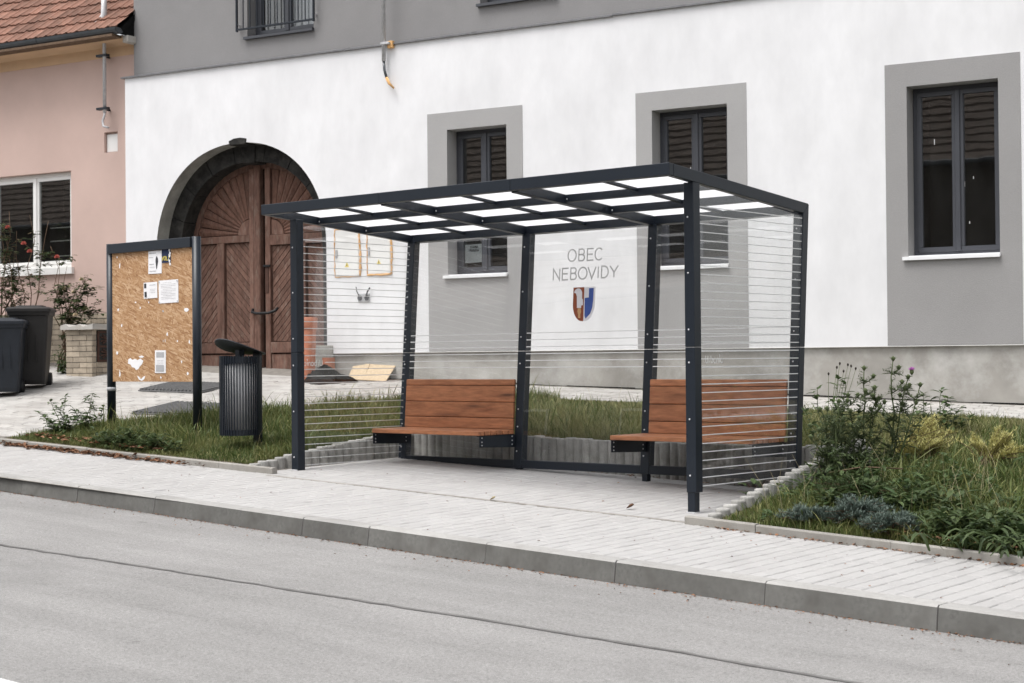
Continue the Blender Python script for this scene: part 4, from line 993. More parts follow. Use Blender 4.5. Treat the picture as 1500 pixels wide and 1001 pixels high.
# coat of arms on the glass
def flat(name, pts, mat, off, parent): MB().prism([P3(x, z, off) for x, z in pts], [P3(x, z, off+.0004) for x, z in pts]).build(name, mat, parent)
def half_shield(sgn, inset=0.):
    c = -2.2965; w_ = .1285-inset; out = [(c, 1.683-inset*(sgn > 0)), (c+sgn*w_, 1.683-inset*(sgn > 0)), (c+sgn*w_, 1.52)]
    for i in range(1, 9): t = i/8*math.pi/2; out.append((c+sgn*w_*math.cos(t)**.8 if i < 8 else c, 1.52-(.152-inset)*math.sin(t)**1.15))
    return out
flat('crest_field', half_shield(-1), 'crest_brown', .0062, midg)
flat('crest_field', half_shield(1), 'crest_white', .0062, midg)
flat('crest_blade', [(-2.413, 1.633), (-2.411, 1.650), (-2.396, 1.666), (-2.373, 1.674), (-2.350, 1.671), (-2.333, 1.659), (-2.321, 1.637), (-2.318, 1.577), (-2.309, 1.573), (-2.306, 1.517), (-2.326, 1.514), (-2.328, 1.492), (-2.376, 1.493), (-2.381, 1.603), (-2.394, 1.629)], 'crest_white', .0056, midg)
flat('crest_handle', [(-2.363, 1.491), (-2.333, 1.490), (-2.324, 1.461), (-2.334, 1.430), (-2.330, 1.399), (-2.360, 1.400), (-2.358, 1.430), (-2.369, 1.462)], 'crest_tan', .0056, midg)
flat('crest_tower', [(-2.241, 1.671), (-2.187, 1.671), (-2.188, 1.562), (-2.197, 1.492), (-2.217, 1.440), (-2.271, 1.391), (-2.284, 1.42), (-2.288, 1.583), (-2.241, 1.586)], 'crest_blue', .0056, midg)
# maker's word on the side glass
def urb(parent, xo):
    f_ = lambda y, z: (xo, y if xo > -1 else .545-y, z); y = .152
    for ch, wd in (('U', .042), ('r', .022), ('b', .034), ('a', .034), ('n', .034), ('i', .014), ('a', .034)):
        mb = MB(); strokes(mb, ch, f_, y, y+wd, .982, 1.036 if ch != 'i' else 1.044, .006); mb.build('letter', 'stripe', parent); y += wd+.0045
urb(glass_lower[False], -.012+.0056); urb(glass_lower[True], -4.5555-.0056)
# benches
for (a, b) in ((-4.46, -3.05), (-1.54, -.10)):
    bench = empty('bench'); bench.parent = SH
    for k in range(6):
        y0 = .945+k*.0835; bbox_obj('seat_slat', 'bench', bench, a, b, y0, y0+.072, .322, .362, .005)
    for xb_ in (a+.004, b-.010):
        o = MB().prism([(xb_, .955, .318), (xb_, ry(.3)+.02, .318), (xb_, ry(.2)+.02, .195), (xb_, .955, .215)], [(xb_+.006, .955, .318), (xb_+.006, ry(.3)+.02, .318), (xb_+.006, ry(.2)+.02, .195), (xb_+.006, .955, .215)]).build('bracket', 'metal', bench)
        bbox_obj('bracket_flange', 'metal', bench, xb_-.0 if xb_ < (a+b)/2 else xb_-.034, xb_+.04 if xb_ < (a+b)/2 else xb_+.006, .956, 1.44, .314, .3215, 0)
        for yy, zz in ((.985, .30), (.985, .262), (.985, .232), (1.41, .30), (1.41, .262), (1.41, .225)): screw(o, (xb_+.006, yy, zz), (1, 0, 0), .0065)
    xa, xb_ = (-4.50, -3.075) if a < -3 else (-1.492, -.100)
    MB().hexa([P3(xa+.004, .37, -.0018), P3(xb_-.004, .37, -.0018), P3(xb_-.004, .37, .002), P3(xa+.004, .37, .002), P3(xa+.004, .826, -.0018), P3(xb_-.004, .826, -.0018), P3(xb_-.004, .826, .002), P3(xa+.004, .826, .002)]).build('gap_dark_plate', 'metal', bench)  # added plate: blocks the light so the gaps between planks look dark
    for z0, z1 in ((.362, .4655), (.4695, .6165), (.6205, .7735), (.7775, .836)):
        o = MB().hexa([P3(xa, z0, -.032), P3(xb_, z0, -.032), P3(xb_, z0, -.002), P3(xa, z0, -.002), P3(xa, z1, -.032), P3(xb_, z1, -.032), P3(xb_, z1, -.002), P3(xa, z1, -.002)]).build('backrest_plank', 'bench', bench); bevel(o, .006)

# ------------------------------------------------------------------ notice board with papers
NB = tag(empty('notice_board'), 'freestanding chipboard notice board in a dark steel frame on the left lawn', 'notice board')
NY = .59
for xc in (-8.205, -6.70): MB().tube([(xc, NY, H(xc, NY)-.2), (xc, NY, 2.345)], .048, 16).build('post', 'metal', NB, True)
bbox_obj('top_beam', 'metal', NB, -8.20, -6.745, NY-.05, NY+.03, 2.235, 2.342, .004)
MB().tube([(-8.205, NY, .72), (-8.205, NY, .76)], .052, 12).build('tape', 'grey_ink', NB, True)
bd = bbox_obj('board', 'osb', NB, -8.155, -6.748, NY-.018, NY+.004, .822, 2.24, .001)
def torn(cx, cz, r, mat='paper', n=9, name='paper_scrap', asp=1.):
    pts = []
    for k in range(n): t = 2*math.pi*k/n; q = r*random.uniform(.45, 1.15); pts.append((cx+q*math.cos(t)*asp, cz+q*math.sin(t)))
    MB().prism([(x, NY-.0195, z) for x, z in pts], [(x, NY-.0182, z) for x, z in pts]).build(name, mat, bd)
def nbx(px_): return -8.155+1.407*(px_-62)/(556-62)      # board coordinates measured on the photograph
def nbz(pz_): return 2.235-1.41*(pz_-125)/(915-125)
def poly_scrap(pts): MB().prism([(nbx(a), NY-.0195, nbz(b)) for a, b in pts], [(nbx(a), NY-.0182, nbz(b)) for a, b in pts]).build('paper_scrap', 'paper', bd)
poly_scrap([(163, 780), (176, 772), (188, 784), (204, 778), (222, 786), (238, 776), (257, 790), (248, 812), (236, 822), (226, 840), (212, 846), (200, 832), (186, 828), (176, 812), (160, 806)]); poly_scrap([(218, 880), (230, 888), (242, 902), (256, 886), (268, 882), (262, 902), (246, 912), (228, 904)]); poly_scrap([(228, 762), (246, 758), (262, 764), (252, 772), (236, 771)])
for px_, pz_, r_, as_ in ((112, 205, .035, .35), (100, 475, .02, 1), (122, 568, .022, .8), (108, 870, .05, .3), (92, 738, .022, 1), (405, 632, .022, .7), (380, 672, .025, .25), (392, 672, .022, .25), (537, 682, .03, .6), (466, 675, .014, .8), (525, 868, .02, 1), (520, 492, .03, 1.6), (240, 468, .014, 1), (210, 432, .012, 1.4), (292, 437, .012, 1), (380, 495, .016, 1), (95, 150, .014, 1), (520, 112, .02, 1.4), (365, 892, .014, 1), (490, 798, .02, .8)): torn(nbx(px_), nbz(pz_), r_, 'paper' if px_ != 380 else 'grey_ink', 7, 'paper_scrap', as_)
def sheet_paper(px0, px1, pz0, pz1, label, tilt=0., mat='paper'):
    x0, x1, z1, z0 = nbx(px0), nbx(px1), nbz(pz0), nbz(pz1); cx, cz = (x0+x1)/2, (z0+z1)/2
    o = MB(); n = 6; v = []
    for j in range(2):
        for i in range(n+1): t = i/n; v.append((x0-cx+(x1-x0)*t, -.002-.003*math.sin(math.pi*t)*(j+.5), (z0 if j == 0 else z1)-cz))
    o.add(v, [(i, i+1, n+1+i+1, n+1+i) for i in range(n)]); ob = o.build('paper_notice', mat, None); ob.location = (cx, NY-.0195, cz); ob.rotation_euler = (0, tilt, 0)
    tag(ob, label, 'paper'); return ob, (x1-x0), (z1-z0)
def lines(ob, w_, h_, rows, mat='grey_ink'):
    for k, (t, a, b, th) in enumerate(rows): MB().add([(-w_/2+w_*a, -.0062, h_/2-h_*t), (-w_/2+w_*b, -.0062, h_/2-h_*t), (-w_/2+w_*b, -.0062, h_/2-h_*t+th), (-w_/2+w_*a, -.0062, h_/2-h_*t+th)], [(0, 1, 2, 3)]).build('print_line', mat, ob)
ob, w_, h_ = sheet_paper(293, 375, 128, 266, 'white flyer with a dark figure pinned under the top of the notice board', .01)
lines(ob, w_, h_, [(.12, .1, .6, .008), (.3, .08, .4, .005), (.6, .1, .45, .008), (.72, .1, .5, .004), (.9, .1, .6, .006)]); torn_pts = [(-.01+.02*math.cos(k)*random.uniform(.6, 1.3), .0+.075*math.sin(k)*random.uniform(.8, 1.1)) for k in [i*2*math.pi/12 for i in range(12)]]
MB().add([(x+.045, -.0062, z+.0) for x, z in torn_pts], [tuple(range(12))]).build('printed_figure', 'ink', ob)
ob, w_, h_ = sheet_paper(263, 347, 316, 413, 'smaller white note, left of the two side by side on the notice board', -.015)
lines(ob, w_, h_, [(.2, .45, .9, .006), (.45, .45, .9, .003), (.55, .45, .85, .003), (.65, .45, .9, .003)]); lines(ob, w_, h_, [(.35, .06, .22, .05), (.92, .08, .24, .06)], 'ink')
ob, w_, h_ = sheet_paper(356, 474, 309, 446, 'larger white printed sheet, right of the two side by side on the notice board', -.012)
lines(ob, w_, h_, [(.12+.07*k, .12+(.1 if k % 4 == 0 else 0), .88-(.2 if k % 3 == 0 else 0), .003) for k in range(11)])
for sx in (-.46, .46):
    for sz in (-.44, .44): MB().tube([(w_*sx, -.006, h_*sz), (w_*sx, -.012, h_*sz)], .007, 8).build('pin', 'galv', ob)
ob, w_, h_ = sheet_paper(330, 396, 728, 865, 'narrow white leaflet with two grey pictures low on the notice board', .012)
lines(ob, w_, h_, [(.32, .15, .85, .058), (.93, .12, .85, .07)], 'grey_ink'); lines(ob, w_, h_, [(.45, .2, .8, .003), (.52, .2, .75, .003), (.6, .2, .8, .003)])
ob, w_, h_ = sheet_paper(376, 430, 108, 205, 'torn navy blue poster with yellow letters beside the flyer on the notice board', 0, 'navy_poster')
mb = None
xq = -w_*.46
for ch in 'VOLI':
    mb = MB(); wd = .03 if ch != 'I' else .008; strokes(mb, ch, lambda x, z: (x, -.0064, z), xq, xq+wd, -h_*.34, -h_*.34+.042, .0085); mb.build('letter', 'yellow_ink', ob); xq += wd+.008
for k in range(5): pts = [(w_*.5-.03+random.uniform(-.006, .006), h_*(.45-.22*k)+random.uniform(-.01, .01)) for _ in range(1)]; x, z = pts[0]; MB().add([(x, -.0066, z), (x+.035, -.0066, z-.02), (x+.02, -.0066, z-.045), (x+.004, -.0066, z-.03)], [(0, 1, 2, 3)]).build('torn_edge', 'paper', ob)

# paper in the first window
PN = tag(empty('paper_notice', tuple(bw(0)), PHI), 'white permit sheet with two bold lines taped inside the leftmost ground-floor window', 'paper')
pp = MB().add([(-5.975, .232, 2.253), (-5.722, .232, 2.258), (-5.722, .232, 2.49), (-5.975, .232, 2.483)], [(0, 1, 2, 3)]).build('sheet', 'paper', PN)
def pw_(txt, x0, x1, z0, z1):
    wd = (x1-x0)/len(txt)
    for k, ch in enumerate(txt): mb = MB(); strokes(mb, ch, lambda x, z: (x, .2305, z), x0+k*wd, x0+k*wd+wd*.72, z0, z1, .0068); mb.build('letter', 'ink', pp)
pw_('STAVBA', -5.895, -5.78, 2.438, 2.464); pw_('POVOLENA', -5.905, -5.765, 2.396, 2.422)

# ------------------------------------------------------------------ litter bin
LB = tag(empty('litter_bin', (-5.55, .21, 0)), 'round dark steel slatted litter bin with tilted lid beside the shelter', 'litter bin')
zb0, zb1 = .305, 1.085; RB = .205
MB().tube([(0, 0, zb0+.03), (0, 0, zb1-.05)], RB-.022, 32).build('liner', 'liner', LB, True)
for z_, h_ in ((zb0, .055), (zb1-.075, .065)):
    n = 40; mb = MB(); v = []
    for rr_ in (RB-.018, RB-.008):
        for zz in (z_, z_+h_): v += [(rr_*math.cos(2*math.pi*k/n), rr_*math.sin(2*math.pi*k/n), zz) for k in range(n)]
    f = []
    for k in range(n): k2 = (k+1) % n; f += [(2*n+k, 2*n+k2, 3*n+k2, 3*n+k), (n+k, n+k2, k2, k), (n+k, 3*n+k, 3*n+k2, n+k2), (k, k2, 2*n+k2, 2*n+k)]
    mb.add(v, f).build('band', 'metal', LB)
sl_ = MB().box(-.0055, .0055, -.004, .008, 0, zb1-zb0).build('slat', 'metal', LB)
for k in range(44):
    t = 2*math.pi*k/44
    o = sl_ if k == 0 else inst(sl_, LB, name='slat')
    o.location = (RB*math.sin(t)*.985, -RB*math.cos(t)*.985, zb0); o.rotation_euler = (0, 0, t)
bbox_obj('post', 'metal', LB, -.045, .045, RB-.01, RB+.04, H(-5.55, .41)-.25, zb1+.035, .004)
bbox_obj('lid_bracket', 'metal', LB, -.03, .03, -.04, .03, zb1-.04, zb1+.06, .003)
n = 28; mb = MB(); v = []; rings = 5
for s_ in (0, .008):
    for j in range(1, rings+1):
        for k in range(n):
            t = 2*math.pi*k/n; q = j/rings; X = (RB+.035)*q*math.cos(t); Y = (RB+.05)*q*math.sin(t)
            v.append((X, Y, zb1+.085-.30*Y-.55*X*X+s_))
nn = n*rings; c0 = len(v); v += [(0, 0, zb1+.085), (0, 0, zb1+.093)]; f = []
for s_ in (0, 1):
    b0 = s_*nn
    for j in range(rings-1):
        for k in range(n): q = (b0+j*n+k, b0+j*n+(k+1) % n, b0+(j+1)*n+(k+1) % n, b0+(j+1)*n+k); f.append(q if s_ == 0 else q[::-1])
    for k in range(n): q = (c0+s_, b0+(k+1) % n, b0+k); f.append(q if s_ == 0 else q[::-1])
for k in range(n): k2 = (k+1) % n; f.append(((rings-1)*n+k, (rings-1)*n+k2, nn+(rings-1)*n+k2, nn+(rings-1)*n+k))
mb.add(v, f).build('lid', 'lid', LB, True)

# ------------------------------------------------------------------ wheelie bins
def wheelie(name, loc, rz, mat, label, hgt):
    e = tag(empty(name, loc, rz), label, 'wheelie bin', 'wheelie bins by the pink house')
    def ringz(z, hx, y0, y1, r=.035, n=3):
        out = []
        for cx, cy_, a0 in ((hx-r, y1-r, 0), (-hx+r, y1-r, 90), (-hx+r, y0+r, 180), (hx-r, y0+r, 270)):
            for k in range(n+1): t = R(a0+90*k/n); out.append((cx+r*math.cos(t), cy_+r*math.sin(t), z))
        return out
    rg = [ringz(.045, .19, -.20, .20), ringz(.10, .20, -.215, .215), ringz(hgt-.13, .255, -.28, .255), ringz(hgt-.12, .275, -.30, .275), ringz(hgt-.07, .28, -.305, .28)]
    n_ = len(rg[0]); v = sum(rg, []); f = [(j*n_+k, j*n_+(k+1) % n_, (j+1)*n_+(k+1) % n_, (j+1)*n_+k) for j in range(len(rg)-1) for k in range(n_)]+[tuple(range(n_-1, -1, -1))]
    MB().add(v, f).build('body', mat, e)
    rl_ = [ringz(hgt-.072, .295, -.325, .285), ringz(hgt-.035, .295, -.325, .285), ringz(hgt-.012, .26, -.28, .25), ringz(hgt-.008, .18, -.2, .2), ringz(hgt+.012, .17, -.19, .19)]
    v = sum(rl_, []); f = [(j*n_+k, j*n_+(k+1) % n_, (j+1)*n_+(k+1) % n_, (j+1)*n_+k) for j in range(len(rl_)-1) for k in range(n_)]+[tuple((len(rl_)-1)*n_+k for k in range(n_)), tuple(range(n_-1, -1, -1))]
    MB().add(v, f).build('lid', mat, e)
    MB().tube([(-.22, .31, hgt-.05), (.22, .31, hgt-.05)], .016, 8).build('handle', mat, e, True)
    for sx in (-1, 1): MB().tube([(sx*.17, .20, .10), (sx*.235, .20, .10)], .10, 18).build('wheel', 'black_cable', e, True)
    for sx in (-.1, .0, .1): bbox_obj('front_rib', mat, e, sx-.008, sx+.008, -.262, -.235, .35, hgt-.2, .003)
    return e
wheelie('wheelie_bin', (-12.28, 2.22, H(-12.28, 2.22)), .85, 'black_bin', 'taller black-brown wheelie bin, right of the two by the rose bush', 1.09)
wheelie('wheelie_bin', (-12.08, 1.68, H(-12.08, 1.68)), .9, 'navy_bin', 'dark navy wheelie bin at the left edge, in front of the black-brown one', 1.0)

# ------------------------------------------------------------------ building leftovers by the gate, mats
def gzb(u_, w_): p = bw(u_, w_); return float(H(p.x, p.y))
def pipe(label, u_, w_, hgt, r, lean_, collar=True):
    p = bw(u_, w_, gzb(u_, w_)); e = tag(empty('drain_pipe', tuple(p), PHI), label, 'pipe', 'orange drain pipes by the gate')
    q = [(lean_[0]*z, lean_[1]*z, z) for z in (0, hgt)]; MB().tube(q, r, 20, False).build('barrel', 'orange_pipe', e, True)
    if collar:
        c = [(lean_[0]*z, lean_[1]*z, z) for z in (hgt-.15, hgt-.14, hgt, hgt+.012)]; MB().tube(c, [r+.002, r+.012, r+.012, r+.006], 20, False).build('socket_end', 'orange_pipe', e, True)
    MB().tube([(lean_[0]*.2, lean_[1]*.2, .12), (lean_[0]*(hgt-.05), lean_[1]*(hgt-.05), hgt-.06)], r-.006, 12).build('inside', 'tarp', e)
pipe('tall orange plastic drain pipe standing upright by the gate jamb', -8.05, -.32, .80, .082, (0, .06))
pipe('short orange drain pipe stub beside the tall one at the gate', -7.86, -.14, .27, .085, (0, .0), False)
def crumple(label, pts, zs, name, mat):
    c = Vector(pts[0]); p0 = bw(*pts[0]); e = tag(MB().build(name, mat) if False else empty(name, tuple(bw(pts[0][0], pts[0][1], gzb(*pts[0]))), PHI), label, 'foil')
    return e
# crumpled black foil: a faceted heap
n = 22; v = []; f = []; rg = 6
for j in range(rg+1):
    for k in range(n):
        t = 2*math.pi*k/n; q = 1-j/rg; wob = 1+.22*math.sin(3*t+j)+.12*math.sin(7*t+2*j)
        v.append((.40*q*math.cos(t)*wob, .18*q*math.sin(t)*wob, .19*(1-q**1.6)*(1+.25*math.sin(5*t+j*1.7))+random.uniform(-.006, .006)))
f = [(j*n+k, j*n+(k+1) % n, (j+1)*n+(k+1) % n, (j+1)*n+k) for j in range(rg) for k in range(n)]
o = MB().add(v, f).build('foil_heap', 'tarp'); p = bw(-7.70, -.42); o.location = (p.x, p.y, H(p.x, p.y)-.005); o.rotation_euler = (math.atan(.12), 0, PHI)
tag(o, 'crumpled heap of black foil on the ground by the orange pipes', 'foil')
def offcut(label, u_, w_, L, hgt, lean_, rz):
    o = MB().box(-L/2, L/2, -.006, .006, 0, hgt).build('board_offcut', 'osb_pale'); p = bw(u_, w_); o.location = (p.x, p.y, H(p.x, p.y)+.004); o.rotation_euler = (-lean_, rz, PHI+.05); tag(o, label, 'board'); return o
offcut('larger chipboard offcut leaning against the house plinth', -7.15, -.20, .46, .30, .85, .06)
offcut('smaller chipboard offcut half hidden behind the larger leaning one', -7.40, -.19, .26, .27, .80, -.12)
def rubber_mat(label, u0, u1, w0, w1):
    e = tag(empty('rubber_mat'), label, 'mat', 'ribbed mats on the yard'); mb = MB(); n = 17
    def q(u_, w_, dz): p = bw(u_, w_); return (p.x, p.y, float(H(p.x, p.y))+dz)
    mb.hexa([q(u0, w0, .004), q(u1, w0, .004), q(u1, w1, .004), q(u0, w1, .004), q(u0, w0, .017), q(u1, w0, .017), q(u1, w1, .017), q(u0, w1, .017)]); mb.build('base', 'mat', e)
    mb = MB()
    for k in range(n):
        a = u0+(u1-u0)*(k+.15)/n; b = u0+(u1-u0)*(k+.68)/n; mb.hexa([q(a, w0+.02, .016), q(b, w0+.02, .016), q(b, w1-.02, .016), q(a, w1-.02, .016), q(a, w0+.02, .036), q(b, w0+.02, .036), q(b, w1-.02, .036), q(a, w1-.02, .036)])
    r_ = mb.build('ribs', 'mat', e); r_['kind'] = 'stuff'
rubber_mat('farther grey ribbed rubber mat lying before the gate', -9.80, -8.75, -1.62, -.92)
rubber_mat('nearer grey ribbed rubber mat at the lawn edge behind the notice board', -8.50, -7.25, -3.12, -2.32)

# ------------------------------------------------------------------ grass
def inside(poly, x, y):
    r_ = np.zeros(x.shape, bool); n = len(poly)
    for i in range(n):
        x1, y1 = poly[i]; x2, y2 = poly[(i+1) % n]
        c = ((y1 > y) != (y2 > y)) & (x < (x2-x1)*(y-y1)/(y2-y1+1e-12)+x1); r_ ^= c
    return r_
def grass(name, poly, dens, hmin, hmax, label, wid=.0042, mat='grass', dens_fn=None, hfn=None):
    rng = np.random.default_rng(abs(hash(name)) % 1000 if False else len(poly)*17+int(dens))
    P_ = np.array(poly); x0, y0 = P_.min(0); x1, y1 = P_.max(0); N = int((x1-x0)*(y1-y0)*dens)
    x = rng.uniform(x0, x1, N); y = rng.uniform(y0, y1, N); k = inside(poly, x, y)
    if dens_fn is not None: k &= rng.random(N) < dens_fn(x, y)
    x, y = x[k], y[k]; N = len(x); z = H(x, y)-.012
    cl = .5+.5*np.sin(x*3.1+1.3*np.sin(y*2.3))*np.sin(y*3.7+x*.7)
    h = rng.uniform(hmin, hmax, N)*(.6+.6*cl)*rng.choice([.6, .8, 1, 1, 1.15, 1.5], N)
    if hfn is not None: h *= hfn(x, y)
    a = rng.uniform(0, 2*np.pi, N); bend = h*rng.uniform(.15, .95, N); w = wid*rng.uniform(.7, 1.5, N)
    fa = a+rng.normal(0, .5, N)+np.pi/2
    dx, dy = np.cos(a), np.sin(a); sx, sy_ = np.cos(fa), np.sin(fa); V = np.zeros((N, 7, 3))
    for i, (t, ww) in enumerate(((0, 1), (.4, .9), (.75, .6))):
        for s_, c in ((0, -1), (1, 1)):
            V[:, i*2+s_, 0] = x+dx*bend*t**2+c*sx*w*ww/2*1.0; V[:, i*2+s_, 1] = y+dy*bend*t**2+c*sy_*w*ww/2; V[:, i*2+s_, 2] = z+h*(t-.25*t**2*(bend/h))
    V[:, 6, 0] = x+dx*bend; V[:, 6, 1] = y+dy*bend; V[:, 6, 2] = z+h*(1-.3*bend/h)
    tri = np.array([(0, 1, 3), (0, 3, 2), (2, 3, 5), (2, 5, 4), (4, 5, 6)]); F = (np.arange(N)[:, None, None]*7+tri[None]).reshape(-1)
    me = bpy.data.meshes.new(name); me.vertices.add(N*7); me.vertices.foreach_set('co', V.reshape(-1)); me.loops.add(len(F)); me.loops.foreach_set('vertex_index', F.astype(np.int32))
    me.polygons.add(N*5); me.polygons.foreach_set('loop_start', np.arange(0, N*15, 3, dtype=np.int32)); me.update(calc_edges=True); me.validate()
    o = obj(name, me, mat); return tag(o, label, 'grass', kind='stuff')
GL_ = [(-8.9, -.28), (-4.87, -.28), (-4.87, 1.95), (-4.8, 1.97), (-4.8, 4.3), (-5.6, 3.95), (-6.33, 3.35), (-7.2, 2.34), (-8.25, 1.28), (-8.8, .6)]
GB_ = [(-4.8, 1.93), (.47, 1.93), (.47, yb(.47)-.98), (-2, yb(-2)-.98), (-4.8, yb(-4.8)-.98)]
GR_ = [(.49, -.44), (1.4, -.50), (2.6, -.55), (6.6, -.76), (6.6, yb(6.6)-.97), (.47, yb(.47)-.97), (.47, 1.9), (.49, 1.8)]
def front_fade(x, y): return np.clip((y-(-.28))/.35+.35, .25, 1)
grass('grass', GL_, 6000, .07, .145, 'short rough grass on the lawn round the notice board', hfn=lambda x, y: np.clip((y+.28)/.6+.4, .4, 1)*np.where(x < -8.2, .6, 1.)*np.where((x > -6.4) & (y < .55), .75, 1.))
grass('grass', GB_, 5000, .08, .17, 'rough grass on the bank behind the bus shelter', .0045, 'grass_dry', hfn=lambda x, y: np.clip(((BO+SP*x)/CP-.97-y)/1.3+.2, .2, 1.))
grass('grass', GR_, 5200, .08, .175, 'long mixed grass on the verge right of the shelter', .0048, dens_fn=lambda x, y: np.where(x < 4, 1., .45), hfn=lambda x, y: np.clip((y+.55)/1.4+.5, .5, 1.)*np.clip((x-.45)/.55+.25, .25, 1.)*np.clip(((BO+SP*x)/CP-.97-y)/1.7+.14, .14, 1.))
GLw = [p for p in GL_]
grass('coarse_grass', GL_+[(-8.85, .2)], 420, .13, .25, 'tufts of broad bright green blades in the left lawn', .0085, 'coarse', hfn=lambda x, y: np.clip((y+.28)/.6+.3, .3, 1)*np.where(x < -8.0, .5, 1.)*np.where((x > -6.2) & (y < .5), .55, 1.))
grass('coarse_grass', GB_+[(-4.8, 3)], 260, .14, .26, 'tufts of broad bright green blades on the bank behind the shelter', .008, 'coarse', hfn=lambda x, y: np.clip(((BO+SP*x)/CP-.97-y)/1.3+.2, .2, 1.))
grass('coarse_grass', GR_+[(.47, 1.85), (.48, 1.82)], 520, .13, .27, 'tufts of broad bright green blades on the right verge', .0085, 'coarse', hfn=lambda x, y: np.clip((y+.5)/1.4+.5, .5, 1.)*np.clip((x-.45)/.5+.35, .35, 1.)*np.clip(((BO+SP*x)/CP-.97-y)/1.8+.1, .1, 1.))
# broad-leaved ground cover
def rosettes(name, label, n, area, mat, seed, L=(.05, .11), asp=.45):
    r = random.Random(seed); mb = MB()
    for _ in range(n):
        x, y = area(r)
        if .95 < x < 2.0 and y < -.02: continue
        z = float(H(x, y)); k = r.randint(8, 15); h0 = r.uniform(.04, .19); s_ = r.uniform(.7, 1.2)
        for j in range(k):
            a = r.uniform(0, 6.28); d = Vector((math.cos(a), math.sin(a), r.uniform(-.1, .9))); ln = r.uniform(*L)*s_
            mb.leaf((x+r.gauss(0, .025), y+r.gauss(0, .025), z+h0*r.random()), d, (0, 0, 1), ln, ln*asp, .15, r.uniform(.1, .7))
    tag(mb.build(name, mat), label, 'weeds', kind='stuff')
rosettes('ground_cover', 'dense dark broad-leaved weeds carpeting the front of the right verge', 330, lambda r: (r.uniform(.95, 3.3), -.42+abs(r.gauss(0, .45))), 'dark_leaf', 61)
rosettes('ground_cover', 'mid-green leafy weeds round the foot of the thistles', 170, lambda r: (r.gauss(1.25, .45), r.gauss(.75, .45)), 'weed', 62, (.06, .13), .38)
rosettes('ground_cover', 'dark low weeds along the front of the left lawn', 95, lambda r: (r.triangular(-7.6, -5.9, -6.9), -.24+abs(r.gauss(0, .16))), 'dark_leaf', 63, (.04, .09))
# few long dry stalks
mb = MB(); rs = random.Random(11)
for _ in range(230):
    reg = rs.choice('LBRRR'); 
    if reg == 'L': x, y = rs.uniform(-8.3, -4.95), rs.uniform(0, 2.2)
    elif reg == 'B': x, y = rs.uniform(-4.7, .4), rs.uniform(2, 4)
    else: x, y = rs.uniform(.55, 3.2), rs.uniform(-.3, 4.5)
    if y > bord_y(x)-.1: continue
    h = rs.uniform(.2, .42); a = rs.uniform(0, 6.28); b = h*rs.uniform(.1, .5); z = float(H(x, y))
    mb.tube([(x, y, z), (x+math.cos(a)*b*.25, y+math.sin(a)*b*.25, z+h*.5), (x+math.cos(a)*b, y+math.sin(a)*b, z+h)], [.0018, .0015, .0008], 3, False)
tag(mb.build('dry_stalks', 'dry_stem'), 'thin dry grass stalks standing above the lawn', 'grass', kind='stuff')

# ------------------------------------------------------------------ plants
def rvec(r, up_=.3): 
    a = r.uniform(0, 6.283); return Vector((math.cos(a), math.sin(a), r.uniform(-.2, up_)))
def stem_path(p, top, r, n=5, wob=.02):
    p, top = Vector(p), Vector(top); out = []
    for i in range(n+1):
        t = i/n; q = p.lerp(top, t)
        if 0 < i < n: q += Vector((r.gauss(0, wob), r.gauss(0, wob), 0))
        out.append(q)
    return out
def along(path, t):
    k = min(int(t*(len(path)-1)), len(path)-2); return path[k].lerp(path[k+1], t*(len(path)-1)-k)
def leafy(name, label, cat, base, stems, leaf_n, L, w, mat, stem_mat='stem', seed=1, droop=.4, tmin=.15, srad=.006, group=None, flowers=None):
    r = random.Random(seed); e = tag(empty(name, base), label, cat, group); st = MB(); lf = MB(); bx, by, bz = base
    for k, (tx, ty, tz) in enumerate(stems):
        path = stem_path((r.gauss(0, .02), r.gauss(0, .02), -.02), (tx, ty, tz), r, 5, .015); st.tube(path, [srad*(1-.6*i/5) for i in range(6)], 5)
        for j in range(leaf_n):
            t = tmin+(1-tmin)*(j+r.random())/leaf_n; p = along(path, t); d = rvec(r, .6); s_ = (1.1-.5*t)*r.uniform(.6, 1.2)
            lf.leaf(p, d, (0, 0, 1), L*s_, w*s_, .12, droop)
        for _ in range(3): lf.leaf(path[-1], rvec(r, 1.), (0, 0, 1), L*.5, w*.5, .12, .2)
    st.build('stems', stem_mat, e, True); lo_ = lf.build('leaves', mat, e); lo_['kind'] = 'stuff'
    return e
def at(x, y): return (x, y, float(H(x, y))-.01)
# nettles by the board
leafy('nettle', 'bushy green nettle clump left of the notice board post', 'plant', at(-8.42, .12), [(-.42, -.05, .24), (-.28, .02, .36), (-.12, .1, .42), (.02, -.06, .30), (.1, .12, .25), (-.5, .1, .15), (.2, -.05, .2), (-.2, -.12, .2)], 22, .125, .075, 'weed', seed=3)
leafy('nettle', 'tall green nettle close to the left post of the notice board', 'plant', at(-8.18, .22), [(.12, .02, .44), (-.02, .05, .40), (.2, .1, .3), (-.12, -.05, .28), (.1, -.1, .22)], 22, .13, .078, 'weed', seed=4)
leafy('ground_weed', 'low dark weed creeping over the lawn edging before the notice board', 'plant', at(-6.95, -.2), [(-.3, -.08, .10), (.1, -.12, .12), (.35, -.05, .10), (-.1, .05, .16), (.5, .02, .12), (-.45, 0, .1)], 16, .075, .03, 'dark_leaf', seed=5)
